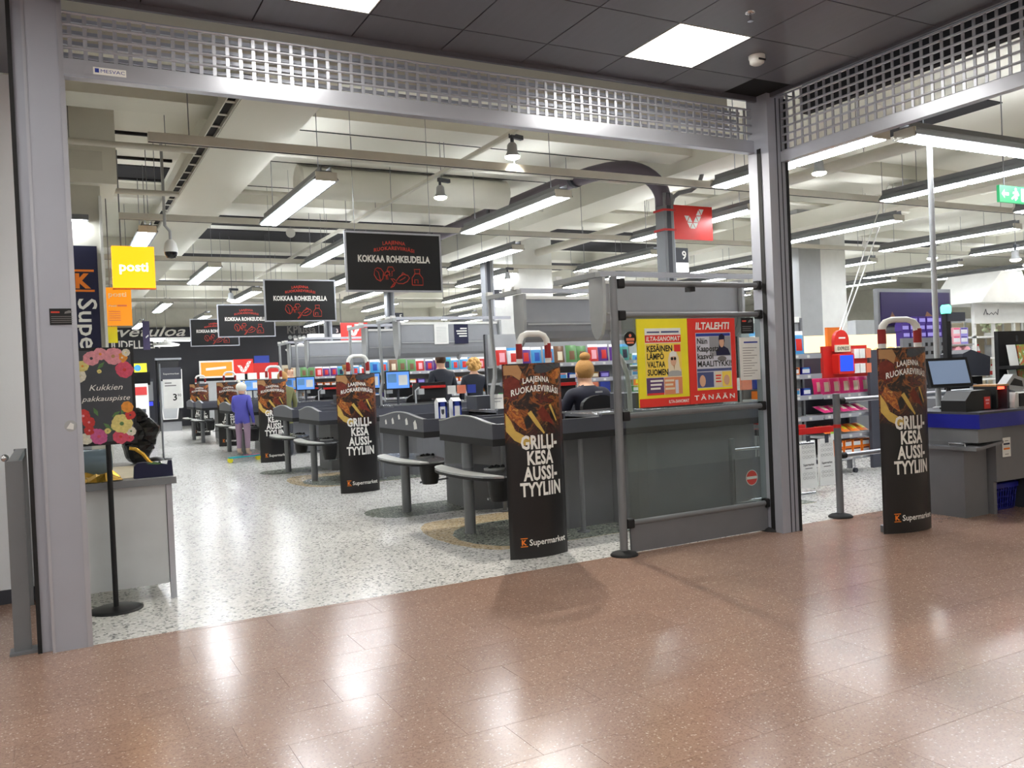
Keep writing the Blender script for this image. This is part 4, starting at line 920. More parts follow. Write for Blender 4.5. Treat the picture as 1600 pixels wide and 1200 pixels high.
def office_chair(loc, rz, lab):
    t = thing('office_chair', lab, 'chair', loc, rz, 'cashier chairs')
    MB().rbox(-.23, .23, -.24, .22, .46, .53, .06).build('seat', 'black', t)
    MB().prism([(-.2 * math.cos(PI * i / 8) , 1.0 + .1 * math.sin(PI * i / 8)) for i in range(9)] + [(.21, .7), (-.21, .7)], .17, .22, 'y').build('backrest', 'black', t)
    MB().tube([(0, .2, .5), (0, .25, .6), (0, .22, .8)], .02, 8).build('back_support', 'charcoal2', t); MB().tube([(0, 0, .1), (0, 0, .46)], .03, 10).build('gas_lift', 'greymetal', t)
    for k in range(5):
        a = 2 * PI * k / 5; l = MB().tube([(0, 0, .1), (.26 * math.cos(a), .26 * math.sin(a), .07)], .02, 6).build('leg', 'black', t); MB().ball((.26 * math.cos(a), .26 * math.sin(a), .03), .028, 8, 5).build('castor', 'black', l)
    return t
office_chair((4.58, 6.98, 0), PI, 'black office chair under the seated cashier')
# child in a blue jacket
J, R = standing(1.24); k = 1.24 / 1.75
J.update(wr_l=(.09, -.17, .78), palm_l=(.05, -.2, .8), el_l=(.17, -.04, .78))
def hat(t, J):
    h = J['head']; MB().ball((h.x, h.y + .01, h.z + .06), .092, 14, 8, 0, 1, 1, .95).build('hat', 'hat_white', t); MB().ball((h.x + .04, h.y, h.z + .16), .03, 8, 5).ball((h.x - .045, h.y, h.z + .14), .026, 8, 5).build('hat_ear', 'hat_white', t)
    for s in (-1, 1): MB().ball((h.x + s * .07, h.y - .01, h.z - .05), .035, 8, 5, 0, .6, .8, 1.5).build('ear_flap', 'hat_white', t)
    face(t, J, .85)
R = {a: (tuple(c * 1.18 for c in b) if isinstance(b, tuple) else b * 1.18) for a, b in R.items()}
person('small child in a blue jacket, mauve trousers and white hat on a toy scooter', (2.88, 15.36, .105), PI * .8, J, R,
       lambda c: 'skin' if c.z > 1.075 or (c.y < -.13 and .7 < c.z < .85) else ('jacket_blue' if c.z > .56 else ('trousers_mauve' if c.z > .12 else 'shoe')), hat, scale=.7)
t = thing('toy_scooter', 'small teal and pink toy scooter under the child', 'scooter', (2.88, 15.36, 0), .35)
MB().rbox(-.3, .3, -.06, .06, .075, .1, .05).build('deck', 'teal', t); MB().rbox(.0, .3, -.055, .055, .1, .104, .04).build('grip', 'pink', t)
for x in (-.27, .27): MB().lathe([(.045, -.02), (.045, .02)], n=14).xf(Matrix.Translation((x, 0, .045)) @ Matrix.Rotation(PI / 2, 4, 'X')).build('wheel', 'yellow', t)
# people further back
J, R = standing(1.5); person('person in an olive coat behind the third gate', (3.6, 15.3, 0), PI + .2, J, R, lambda c: 'skin' if c.z > 1.28 else ('olive' if c.z > .6 else 'charcoal2'), cap_hair('hair_blond'))
J, R = standing(1.68, 'front'); person('cashier in a pale top far back beside the number 3 column', (5.2, 16.68, 0), 0, J, R, lambda c: 'skin' if c.z > 1.42 or (c.y < -.2 and c.z < 1.2) else ('pale_top' if c.z > .85 else 'charcoal2'), cap_hair('hair_blond'))
J, R = standing(1.75); person('bald man in a dark jacket behind the gate beside the child', (5.3, 21.75, 0), .4, J, R, lambda c: 'skin' if c.z > 1.46 else ('suit' if c.z > .8 else 'charcoal2'), lambda t, J: face(t, J))
# ------------------------------------------------------------------ goods and shelving
def bag_mesh(w, h, d, mats):
    """pillow bag with crimped ends and a printed panel"""
    m = MB(); nx, nz = 4, 6; vs = []
    for s in (-1, 1):
        for i in range(nz + 1):
            for j in range(nx + 1):
                u, v = j / nx * 2 - 1, i / nz * 2 - 1
                b = (1 - abs(u) ** 3) * (1 - abs(v) ** 4)
                vs.append((w / 2 * u * (1 - .06 * (1 - abs(v))), s * d / 2 * b, h / 2 * (v + 1)))
    K = (nx + 1) * (nz + 1)
    for s in (0, 1):
        for i in range(nz):
            for j in range(nx):
                a = s * K + i * (nx + 1) + j; q = (a, a + 1, a + nx + 2, a + nx + 1)
                mi = 1 if (s == 0 and 1 <= i <= 3 and 1 <= j <= 2) else (2 if i == nz - 1 else 0)
                m.f.append(list(q if s == 0 else q[::-1])); m.mi.append(mi); m.sm.append(True)
    m.v = vs
    return m.mesh('bag', mats)
def carton_mesh(w, h, d, mats):
    m = MB().box(-w / 2, w / 2, -d / 2, d / 2, 0, h); m.rect(-w * .4, w * .4, h * .25, h * .75, -d / 2 - .0008, 1); m.rect(-w * .35, w * .35, h * .8, h * .92, -d / 2 - .0008, 2)
    return m.mesh('carton', mats)
def bottle_mesh(r, h, mats):
    m = MB().lathe([(r * .9, 0), (r, h * .05), (r, h * .6), (r * .4, h * .8), (r * .35, h * .88)], n=10); m.lathe([(r * 1.01, h * .2), (r * 1.01, h * .5)], n=10, mi=1); m.lathe([(r * .42, h * .88), (r * .42, h)], n=10, mi=2)
    return m.mesh('bottle', mats)
def good(mesh, name, label, cat, group, loc, rz=0, tilt=0, sc_=1.0):
    o = bpy.data.objects.new(name, mesh); C.objects.link(o); o.location = loc; o.rotation_euler = (tilt, 0, rz)
    if sc_ != 1: o.scale = (sc_,) * 3
    return tag(o, label, cat, group)
pm('bag_blue', (44, 84, 170), .3); pm('bag_teal', (60, 150, 140), .3); pm('bag_green', (92, 140, 84), .3); pm('bag_red', (200, 50, 44), .3); pm('bag_violet', (92, 50, 130), .3); pm('bag_sky', (70, 150, 205), .3); pm('bag_white', (228, 228, 230), .3); pm('bag_brown', (120, 86, 62), .35); pm('dotpink', (236, 120, 170), .3)
M_bag = {c: bag_mesh(.17, .24, .06, mm) for c, mm in dict(blue=('bag_sky', 'bag_blue', 'bag_white'), teal=('bag_teal', 'navy', 'bag_sky'), green=('bag_green', 'bag_brown', 'bag_green'), red=('bag_red', 'ltpink', 'bag_white'), violet=('bag_violet', 'bag_red', 'bag_white'), sky=('bag_sky', 'bag_red', 'bag_white'), white=('bag_white', 'bag_red', 'bag_sky'), pink=('pink', 'cream', 'dotpink'), orange=('orange', 'yellow', 'red'), brown=('bag_brown', 'cream', 'bag_brown')).items()}
pm('lilac', (150, 140, 214), .4)
M_box = {c: carton_mesh(.14, .09, .1, mm) for c, mm in dict(red=('bag_red', 'bag_white', 'yellow'), blue=('blue', 'bag_white', 'bag_sky'), brown=('bag_brown', 'cream', 'gold'), green=('green', 'bag_white', 'yellow'), white=('white', 'bag_sky', 'bag_red'), orange=('orange', 'bag_white', 'navy'), purple=('purple', 'lilac', 'purple'), pink=('ltpink', 'bag_white', 'pink'), lilac=('lilac', 'bag_white', 'purple')).items()}
M_bot = {c: bottle_mesh(.035, .24, mm) for c, mm in dict(blue=('bag_sky', 'bag_white', 'blue'), white=('white', 'bag_red', 'red'), green=('green', 'bag_white', 'white')).items()}
CN = dict(blue='blue', teal='teal', green='green', red='red', violet='violet', sky='light blue', white='white', pink='pink', orange='orange', brown='brown', purple='purple', lilac='lilac')
def shelf_unit(name, label, x, y, w, levels, top, depth=.42, header=None, group=None, back='ltgrey', base=True):
    """gondola facing -y: uprights, back panel, shelves with price rails"""
    t = thing(name, label, 'shelf unit', (x, y, 0), 0, group)
    BX(0, w, depth - .03, depth, .1, top).build('back_panel', back, t)
    for xx in (0, w - .03): BX(xx, xx + .03, depth - .06, depth, 0, top).build('upright', 'greymetal', t)
    if base: BX(0, w, .02, depth, 0, .12).build('plinth', 'charcoal2', t)
    for z in levels:
        s = BX(.01, w - .01, 0, depth - .03, z - .025, z).build('shelf', 'ltgrey', t); BX(.0, w, -.012, 0, z - .04, z + .012).build('price_rail', 'alu_lt', s)
        m = MB(); rr = random.Random(int(z * 1000) + int(x * 10))
        for k in range(max(1, int(w / .17))): m.box(.05 + .17 * k, .09 + .17 * k, -.0145, -.0125, z - .03, z - .002)
        stuff(m.build('price_labels', 'white', s))
    return t
# impulse shelves between the lanes: two units, bags hung on top row, small boxes below
where = ['beyond the second checkout', 'beyond the fourth checkout', 'beyond the sixth checkout']
for k in range(3):
    y = 9.62 + 4.95 * k; x = 5.0; wdt = 2.3 if k == 0 else 2.9
    shelf_unit('impulse_shelf', 'grey impulse shelf with hanging bags and small goods ' + where[k], x, y, wdt, (.5, .75, 1.0, 1.22, 1.44), 1.86, group='impulse shelves between the lanes')
    r = random.Random(k); seq = ['red', 'white', 'violet', 'blue', 'sky', 'brown', 'green', 'green', 'red', 'violet', 'violet', 'teal', 'sky', 'sky', 'white', 'red']
    n = int((wdt - .12) / .178)
    for i in range(n):
        c = seq[(i + 3 * k) % len(seq)]
        good(M_bag[c], 'snack_bag', f'{CN[c]} snack bag on the top shelf of the impulse shelf {where[k]}', 'bag', 'snack bags on the impulse shelves', (x + .12 + .178 * i, y + .16 + .02 * (i % 2), 1.445), r.uniform(-.06, .06), -.08, r.uniform(.92, 1.02))
    for z in (1.0, 1.22):
        i = 0; xx = x + .12
        while xx < x + wdt - .1:
            c = r.choice(['red', 'blue', 'brown', 'green', 'white', 'orange', 'purple'])
            if r.random() < .8: good(M_box[c], 'sweets_box', f'{CN[c]} sweets box on the middle shelves of the impulse shelf {where[k]}', 'box', 'small boxes on the impulse shelves', (xx, y + .1, z + .001), r.uniform(-.15, .15))
            xx += .17
# narrow shelf right behind the front checkout (facing the camera)
shelf_unit('checkout_shelf', 'grey sweets shelf with price rails beside the front checkout, left of the red stand', 6.5, 6.66, .95, (.72, .95, 1.18, 1.4), 1.8, .3, base=False)
for i, c in enumerate(['white', 'violet', 'sky', 'sky']):
    good(M_bag[c], 'snack_bag', f'{CN[c]} bag on the top of the sweets shelf beside the front checkout', 'bag', 'bags on the checkout shelf', (6.66 + .2 * i, 6.8, 1.405), .04 * (i % 3 - 1), -.08, 1.1)
rr = random.Random(5)
for z in (.95, 1.18):
    for i in range(5):
        c = rr.choice(['brown', 'blue', 'red', 'white', 'orange']); good(M_box[c], 'sweets_box', f'{CN[c]} sweets box on the sweets shelf beside the front checkout', 'box', 'small boxes on the checkout shelf', (6.64 + .165 * i, 6.78, z + .001), rr.uniform(-.2, .2), 0, .95)
BX(0, 0, 0, 0, 0, 0) if False else None
# price flags along the top
t = thing('shelf_header', 'strip of small white price flags on top of the sweets shelf', 'price strip', (6.5, 6.9, 1.8)); BX(0, .95, 0, .01, 0, .02).build('rail', 'greymetal', t)
for k in range(7): BX(.04 + .13 * k, .12 + .13 * k, -.004, 0, -.03, .035).build('flag', 'paper', t)
# candy gondola with pink bags
shelf_unit('candy_gondola', 'grey gondola stacked with pink candy bags next to the low barrier', 7.72, 6.88, .84, (.21, .46, .7, .93), 1.42, .4, back='charcoal2', base=False)
for i in range(5):
    for row in range(2):
        good(M_bag['pink'], 'candy_bag', 'bright pink candy bag on the upper shelf of the candy gondola', 'bag', 'pink candy bags', (7.82 + .162 * i, 6.93 + .11 * row, .931), rr.uniform(-.05, .05), -.12, .93)
for i in range(5): good(M_bag['pink'], 'candy_bag', 'bright pink candy bag lying on the second shelf of the candy gondola', 'bag', 'pink candy bags', (7.82 + .15 * i, 6.9, .73), rr.uniform(-.06, .06), -1.2, .8)
for i in range(5): good(M_bag['orange'], 'candy_bag', 'orange and yellow candy bag lying on the third shelf of the candy gondola', 'bag', 'orange candy bags', (7.82 + .15 * i, 6.9, .49), rr.uniform(-.06, .06), -1.15, .8)
for i in range(5):
    for q in range(2): good(M_box['orange'], 'candy_box', 'orange and navy candy box on the lowest shelf of the candy gondola', 'box', 'orange candy boxes', (7.82 + .15 * i, 6.95, .211 + .091 * q), rr.uniform(-.1, .1))
t0 = bpy.data.objects['candy_gondola']; BX(.06, .18, -.03, -.026, .42, .52).build('price_card', 'paper', t0); BX(.06, .18, -.032, -.03, .49, .52).build('price_card_band', pm('limegreen', (160, 200, 70), .5), t0)
t = thing('trolley_legs', 'thin metal trolley leg with castor under the candy gondola', 'castor', (8.2, 6.9, 0))
MB().tube([(0, 0, .19), (.02, 0, .07)], .01, 6).build('leg', 'steel', t); MB().lathe([(.03, -.015), (.03, .015)], n=12).xf(Matrix.Translation((.025, 0, .032)) @ Matrix.Rotation(PI / 2, 4, 'X')).build('wheel', 'charcoal2', t)
# red express stand
t = thing('express_stand', 'red payment stand with express sign and blue screen above the candy gondola', 'payment stand', (7.84, 6.73, 1.13))
BX(-.2, .52, .06, .1, 0, .36).build('board', 'red', t)
MB().prism([(.06 + .12 * math.cos(PI * i / 12), .42 + .12 * math.sin(PI * i / 12)) for i in range(13)] + [(-.06, .3), (.18, .3)], .02, .06, 'y').build('round_header', 'posred', t)
BX(-.06, .18, .0, .02, .29, .37).build('sign_card', 'cream', t); text(t, 'EXPRESS', .06, .31, .038, 'lettering_black', -.001, width=.19, bold=.02); MB().rect(.01, .12, .44, .458, .018).build('print_line', 'lettering_white', t)
MB().rbox(-.06, .2, -.03, .06, .04, .27, .02, 'y').build('screen_case', 'posred', t); BX(-.035, .175, -.034, -.03, .07, .25).build('screen', lamp('blue_screen', (30, 70, 230), 1.3), t)
for i in range(3):
    for q in range(2): BX(.26 + .1 * i, .34 + .1 * i, .02, .06, .04 + .17 * q, .15 + .17 * q).build('leaflet', 'paper' if i < 2 else 'salmon', t)
BX(.56, .96, .06, .1, -1.08, .3).build('side_panel', 'charcoal', t)
# red-barred paper bag rack
t = thing('bag_rack', 'red-barred rack of white paper carrier bags beside the candy gondola', 'bag rack', (6.28, 6.16, 0))
BX(.0, .75, -.02, .02, .6, .66).build('front_bar', 'red', t); BX(-.02, .02, -.02, .4, .6, .66).build('side_bar', 'black', t); BX(0, .75, .36, .4, .6, .66).build('rear_bar', 'red', t)
for x in (0.0, .73): MB().tube([(x, .38, 0), (x, .38, .64)], .015, 8).build('leg', 'greymetal', t)
for i, x in enumerate((6.36, 6.6, 6.86)):
    b = thing('paper_bag', ['white paper carrier bag hidden behind the corner column on the red rack', 'white paper carrier bag next to the corner column on the red rack', 'white paper carrier bag at the open end of the red rack'][i], 'paper bag', (x, 6.13, .07), 0, 'paper bags on the red rack')
    MB().prism([(-.105, 0), (.115, 0), (.1, .47), (-.09, .47)], -.03, .0, 'y').build('body', 'paper', b); MB().box(-.02, .03, -.034, -.028, .43, .52).build('handle', 'charcoal2', b)
    m = MB()
    for q in range(4):
        for z in (.3, .36, .41, .14): m.lathe([(.018, 0), (.018, .001)], (-.065 + .043 * q, z, .0305), 8)
    m.xf(Matrix(((1, 0, 0, 0), (0, 0, -1, 0), (0, 1, 0, 0), (0, 0, 0, 1))))
    m = MB()
    for q in range(4):
        for z in (.31, .36, .41, .14, .1):
            m.tube([(-.065 + .043 * q + .017 * math.cos(a), -.0312, z + .013 * math.sin(a)) for a in [2 * PI * s / 8 for s in range(9)]], .0012, 3, cap=False)
    stuff(m.build('print_rings', 'lettering_grey', b)); text(b, 'Supermarket', .0, .22, .022, 'lettering_black', -.0312, width=.15, bold=.02); MB().rect(-.05, .05, .19, .196, -.0312).build('print_line', 'lettering_black', b)
# no-entry gate panel behind the glass
t = thing('no_entry_gate', 'grey swing gate with a red no entry disc behind the glass barrier', 'swing gate', (5.25, 5.72, 0))
BX(-.02, .02, -.02, .02, 0, .68).build('post', 'greymetal', t); MB().tube([(0, 0, .58), (.9, -.1, .58)], .014, 8).build('rail', 'steel', t); MB().tube([(0, 0, .12), (.9, -.1, .12)], .014, 8).build('rail', 'steel', t)
BX(.0, .3, -.03, -.022, .12, .5).build('panel', 'greyplastic', t)
MB().disc(.19, .32, .07, -.034, 0, 22).build('sign_rim', 'lettering_white', t); MB().disc(.19, .32, .064, -.0345, 0, 22).build('sign_disc', 'posred', t); MB().rect(.13, .25, .308, .332, -.035).build('sign_bar', 'lettering_white', t)
t = thing('shopping_trolley', 'wire shopping trolleys nested behind the no entry gate', 'shopping trolley', (5.92, 6.1, 0)); t.scale = (.6, 1, 1)
m = MB()
for k in range(9): m.tube([(0, .04 * k, .25), (.0 + .02, .04 * k, .75)], .004, 4); m.tube([(.5, .04 * k, .25), (.55, .04 * k, .75)], .004, 4)
for k in range(8): m.tube([(.02 + .065 * k, 0, .25), (.02 + .065 * k, -.02, .75)], .004, 4); m.tube([(.02 + .065 * k, .34, .25), (.02 + .065 * k, .36, .75)], .004, 4)
m.build('basket', 'chrome', t); MB().tube([(0, -.02, .76), (0, .4, .78)], .014, 8).build('handle', 'red', t); MB().tube([(0, 0, .25), (.5, 0, .25), (.5, .34, .25), (0, .34, .25), (0, 0, .25)], .01, 6).build('frame', 'chrome', t)
for (x, y) in ((0, 0), (.5, 0), (0, .34), (.5, .34)): MB().tube([(x, y, .25), (x, y, .06)], .01, 6).ball((x, y, .04), .035, 8, 5).build('leg', 'chrome', t)
# ------------------------------------------------------------------ tills
def till(x, y, k, lab):
    t = thing('cash_register', lab, 'cash register', (x, y, .98), 0, 'cash registers')
    MB().tube([(.1, .1, 0), (.1, .1, .25)], .02, 8).build('stand', 'charcoal2', t); s = BX(-.09, .27, .06, .1, .2, .46).xf(Matrix.Rotation(.0, 4, 'X')).build('monitor', 'black', t); BX(-.075, .255, .056, .06, .22, .445).build('screen', lamp('till_screen%d' % k, (96, 150, 230), .9), s)
    MB().rect(-.06, .07, .3, .42, .0552).build('window', 'ltblue', s); MB().rect(.1, .23, .26, .4, .0552).build('window', 'paper', s)
    BX(-.45, -.2, 0, .25, 0, .14).build('receipt_printer', 'charcoal2', t); BX(.4, .8, .05, .3, .05, .28).build('card_rack', 'black', t)
    BX(.42, .78, -.0, .05, .2, .235).build('red_strip', 'red', t); MB().tube([(.3, -.05, 0), (.3, -.05, .18), (.36, -.05, .22)], .012, 6).build('reader_arm', 'ltgrey', t); BX(.33, .41, -.1, -.03, .12, .2).build('card_reader', 'ltgrey', t)
    for i, c in enumerate(('paper', 'salmon', 'label_blue')): BX(.85 + .16 * i, .98 + .16 * i, .1, .13, .1, .22).build('leaflet', c, t)
    return t
tl = ['behind the front gate', 'beside the seated cashier', 'at the third checkout', 'in front of the man in the suit', 'at the fifth checkout', 'at the sixth checkout', 'at the seventh checkout', 'at the eighth checkout']
for k in range(4):
    till(4.1 if k else 4.9, 6.16 + 4.9 * k, 2 * k, 'black till with lit screen and red card rack ' + tl[2 * k]); till(4.3, 7.95 + 4.9 * k, 2 * k + 1, 'black till with lit screen and red rack ' + tl[2 * k + 1])
for k in range(1, 4): office_chair((4.7, 6.95 + 4.9 * k, 0), PI, 'black office chair at the ' + ['', 'third', 'fifth', 'seventh'][k] + ' checkout')
# milk cartons left on the second checkout
for i, (x, y) in enumerate(((3.62, 8.36), (3.78, 8.34))):
    t = thing('carton', ['blue and white drink carton with a dark crest on the second checkout', 'blue and white drink carton with a plain front on the second checkout'][i], 'carton', (x, y, .87), 0, 'drink cartons on the second checkout')
    BX(-.05, .05, -.05, .05, 0, .2).build('body', 'bag_white', t); MB().prism([(-.05, .2), (.05, .2), (.0, .24)], -.05, .05, 'x').build('gable', 'white', t)
    MB().rect(-.05, -.03, 0, .2, -.0508).rect(.03, .05, 0, .2, -.0508).rect(-.05, .05, .15, .2, -.0508).build('print', 'label_blue', t)
    if i == 0: MB().flat([(-.018, .12), (.018, .12), (.016, .08), (0, .06), (-.016, .08)], -.0512).build('crest', 'charcoal2', t)
# ------------------------------------------------------------------ flower packing corner at the left
t = thing('packing_table', 'white panelled packing table with grey edge standing behind the flower sign', 'table', (0, 5.86, 0))
BX(-.06, .66, -.03, 1.5, .74, .775).build('table_top', 'ltgrey', t); BX(-.06, .665, -.036, -.03, .735, .778).build('edge_band', 'greymetal', t)
BX(-.05, .6, .0, .02, .1, .74).build('front_panel', pm('panel_white', (196, 198, 200), .45), t); BX(.6, .625, 0.02, 1.4, .1, .74).build('side_panel', 'panel_white', t)
for (x, y) in ((.605, -.005), (-.05, -.005), (.605, 1.42)): BX(x, x + .035, y, y + .035, 0, .74).build('leg', 'alu_lt', t)
t = thing('flower_sign', 'black framed sign board with painted flowers and white script on a round-footed stand', 'sign', (.279, 5.77, 0))
MB().lathe([(.155, 0), (.155, .008), (.13, .016), (.02, .022)], n=26).build('base', 'black', t); MB().tube([(0, 0, .02), (0, 0, 1.04)], .016, 10).build('pole', 'black', t)
BX(-.235, .165, -.016, .006, 1.015, 1.61).build('frame', 'black', t); BX(-.215, .147, -.019, -.016, 1.035, 1.592).build('board', pm('slate', (72, 74, 80), .6, var=.12, scale=8), t)
def flower(x, z, r, c, mid, n=9, q=0):
    m = MB(); rnd = random.Random(int(x * 1e4 + z * 1e3))
    for i in range(n):
        a = 2 * PI * i / n; m.disc(x + r * .55 * math.cos(a), z + r * .55 * math.sin(a), r * rnd.uniform(.4, .52), -.0202 - .0002 * q - .00002 * i, 0, 9)
    m.disc(x, z, r * .6, -.0206 - .0002 * q, 0, 12); m.disc(x, z, r * .2, -.0209 - .0002 * q, 1, 9)
    return m.build('painted_flower', [c, mid], t)
pm('fl_pink', (226, 150, 160), .6, var=.2, scale=70); pm('fl_rose', (214, 84, 108), .6, var=.2, scale=70); pm('fl_yellow', (226, 208, 130), .6, var=.2, scale=70); pm('fl_orange', (232, 150, 60), .6, var=.2, scale=70); pm('fl_white', (226, 218, 200), .6, var=.2, scale=70); pm('fl_red', (206, 62, 60), .6, var=.2, scale=70); pm('fl_green', (94, 130, 80), .6, var=.2, scale=70); pm('fl_mauve', (206, 96, 150), .6, var=.2, scale=70)
for f_ in ((-.07, 1.545, .045, 'fl_pink', 'charcoal2'), (-.2, 1.57, .03, 'fl_yellow', 'cream'), (-.02, 1.57, .04, 'fl_pink', 'fl_orange'), (.05, 1.555, .055, 'fl_pink', 'wood'), (.1, 1.545, .03, 'fl_orange', 'cream'), (.122, 1.575, .024, 'fl_white', 'fl_yellow'), (.11, 1.47, .052, 'fl_rose', 'fl_red'), (-.12, 1.5, .035, 'fl_yellow', 'fl_orange'), (-.14, 1.44, .04, 'fl_white', 'fl_yellow'), (-.03, 1.465, .013, 'fl_yellow', 'fl_green'),
           (.115, 1.24, .036, 'fl_orange', 'fl_orange'), (.13, 1.19, .03, 'fl_red', 'charcoal2'), (.08, 1.14, .062, 'fl_yellow', 'fl_green'), (.07, 1.06, .045, 'fl_rose', 'fl_red'), (.13, 1.09, .03, 'fl_white', 'fl_green'), (-.05, 1.07, .05, 'fl_mauve', 'fl_rose'), (-.1, 1.16, .035, 'fl_red', 'fl_pink'), (-.13, 1.2, .04, 'fl_red', 'fl_pink'), (-.1, 1.11, .03, 'fl_red', 'fl_pink'), (-.12, 1.06, .036, 'fl_white', 'cream'), (.0, 1.1, .018, 'fl_yellow', 'fl_green'), (.12, 1.05, .026, 'fl_rose', 'fl_red')):
    flower(*f_)
m = MB()
for (x, z, a) in ((.05, 1.2, .6), (.02, 1.11, .3), (-.06, 1.22, 2), (.09, 1.22, 1.2), (-.02, 1.5, .8), (.0, 1.13, 2.4), (.06, 1.17, 2.9)):
    m.flat([(x + .03 * math.cos(a), z + .03 * math.sin(a)), (x + .012 * math.cos(a + 1.5), z + .012 * math.sin(a + 1.5)), (x - .03 * math.cos(a), z - .03 * math.sin(a)), (x - .012 * math.cos(a + 1.5), z - .012 * math.sin(a + 1.5))], -.0196)
m.build('painted_leaves', 'fl_green', t)
text(t, 'Kukkien', .0, 1.35, .034, 'lettering_white', -.0212, slant=.32, width=.18); text(t, 'pakkauspiste', .0, 1.285, .03, 'lettering_white', -.0212, slant=.32, width=.26)
# things on the packing table
TZ = .776
t = thing('wrapping_paper', 'crumpled gold wrapping foil on the packing table', 'wrapping paper', (.26, 6.0, TZ))
m = MB(); rnd = random.Random(9); N = 9
hv = [[rnd.uniform(.0, .055) * (1 if 0 < i < N - 1 and 0 < j < N - 1 else .1) + .002 for j in range(N)] for i in range(N)]
m.add([(-.3 + .4 * i / (N - 1), -.12 + .3 * j / (N - 1), hv[i][j]) for i in range(N) for j in range(N)], [(i * N + j, (i + 1) * N + j, (i + 1) * N + j + 1, i * N + j + 1) for i in range(N - 1) for j in range(N - 1)], 0, False); m.build('foil', 'gold', t)
t = thing('paper_sheet', 'beige wrapping paper sheet lying on the packing table', 'paper', (.3, 6.35, TZ)); BX(-.25, .34, -.35, .6, 0, .003).build('sheet', 'cream', t)
t = thing('gift_bag', 'navy gift bag with cut-out handles lying at the table corner', 'bag', (.55, 5.93, TZ), .0)
MB().prism([(-.125, 0), (.11, 0), (.105, .1), (.085, .1), (.08, .075), (.04, .085), (.035, .1), (.02, .085), (-.03, .095), (-.06, .1), (-.1, .098), (-.12, .075)], 0, .05, 'y').build('body', 'navy', t); MB().flat([(-.05, .09), (.0, .1), (.05, .085), (.02, .08)], -.001).build('tissue', 'fl_green', t)
t = thing('plastic_roll', 'roll of bluish clear wrapping film on the packing table', 'wrapping film', (.2, 6.35, TZ)); MB().tube([(-.2, 0, .09), (.12, .02, .09)], .09, 16).build('roll', pm('filmblue', (104, 120, 132), .25), t); MB().tube([(.12, .02, .09), (.125, .02, .09)], .03, 12).build('core', 'wood', t)
t = thing('film_box', 'dark grey dispenser box behind the flower sign pole', 'dispenser', (.02, 6.75, TZ)); BX(-.06, .2, 0, .2, 0, .22).build('case', 'charcoal', t); BX(-.06, .2, -.01, 0, .16, .18).build('cutter', 'alu_lt', t)
t = thing('black_bundle', 'bundle of black plastic bags heaped at the back of the packing table', 'plastic bags', (.58, 7.1, TZ))
rnd = random.Random(4)
for (cx, cy, cz, r, sz) in ((-.03, 0, .11, .12, .9), (.03, .02, .24, .11, 1.0), (-.04, .03, .33, .09, 1.1), (-.07, -.02, .22, .1, 1.2)):
    m = MB().ball((0, 0, 0), r, 16, 10, 0, 1, .9, sz); m.sm = [False] * len(m.sm)
    m.v = [(cx + p[0] * q, cy + p[1] * q, max(.002, cz + p[2] * q)) for p, q in ((p, 1 + .16 * math.sin(31 * p[0] + 7) * math.sin(27 * p[1] + 2) + .12 * math.sin(43 * p[2] + 9 * p[0])) for p in m.v)]
    m.build('crumpled_bag', 'blackgloss', t)
t = thing('gold_ribbon', 'shiny gold ribbon beside the black bags on the packing table', 'ribbon', (.53, 6.85, TZ)); MB().tube([(-.06, 0, .14), (-.02, 0, .13), (.03, 0, .09), (.07, -.01, .03), (.09, -.01, .012)], .014, 6).build('ribbon', 'gold', t)
t = thing('scissor_stand', 'small round black foot at the far corner of the packing table', 'stand', (.68, 7.28, TZ)); MB().lathe([(.07, 0), (.06, .02), (.01, .03)], n=14).build('foot', 'black', t)

# ------------------------------------------------------------------ left pillar and signs
struct(BX(.02, .475, 9.02, 9.5, 0, 3.35).build('pillar_left', 'offwhite')); struct(BX(.455, .48, 8.98, 9.02, 0, 3.2).build('pillar_trim', 'white'))
t = thing('pillar_sign', 'tall navy sign with sideways white lettering and orange logo on the left pillar', 'sign', (.04, 8.99, 1.0)); BX(0, .38, 0, .03, 0, 1.72).build('panel', 'navy', t)
m = MB(); text_mb(m, 'Supermarket', .2, 1.22, .155, -.002, align='L', rot=-PI / 2, bold=.012, width=1.3); m.build('lettering', 'lettering_white', t)
m = MB().rect(.155, .345, 1.475, 1.495, -.002).rect(.155, .345, 1.285, 1.305, -.002); text_mb(m, 'K', .25, 1.325, .125, -.002, bold=.05, width=.13); m.build('logo', 'k_orange', t)
t = thing('wall_lamp', 'small grey strip lamp on the left pillar above the navy sign', 'lamp', (.06, 8.96, 2.95)); BX(0, .3, -.06, .05, 0, .05).build('housing', 'greymetal', t); BX(.02, .28, -.05, .04, -.008, 0).build('diffuser', 'tube_light', t)
t = thing('light_box_sign', 'glowing orange yellow square light box sign hanging by the left pillar', 'light box', (.64, 10.5, 2.49)); BX(0, .44, 0, .12, 0, .47).build('box', lamp('orange_glow', (255, 178, 20), 1.6), t); BX(-.005, .445, .005, .115, -.01, 0).build('rim', 'orange', t)  # box emission also paints the nearby strip light's bloom and reflection
MB().tube([(.1, .06, .47), (.1, .06, 1.56)], .008, 6).build('hanger', 'greymetal', t); text(t, 'posti', .22, .19, .1, lamp('white_glow', (255, 250, 230), 3), -.002, width=.3, bold=.02)
t = thing('orange_sign', 'flat orange service sign with white lettering under the light box', 'sign', (.57, 10.8, 2.085)); BX(0, .27, 0, .02, 0, .44).build('panel', lamp('orange_panel', (244, 150, 30), .8), t); text(t, 'posti', .125, .335, .055, 'lettering_white', -.002, width=.19, bold=.02); text(t, 'Posti', .03, .22, .022, 'lettering_white', -.002, width=.08, align='L', bold=.02); MB().rect(.12, .22, .222, .24, -.002).build('print', 'salmon', t)
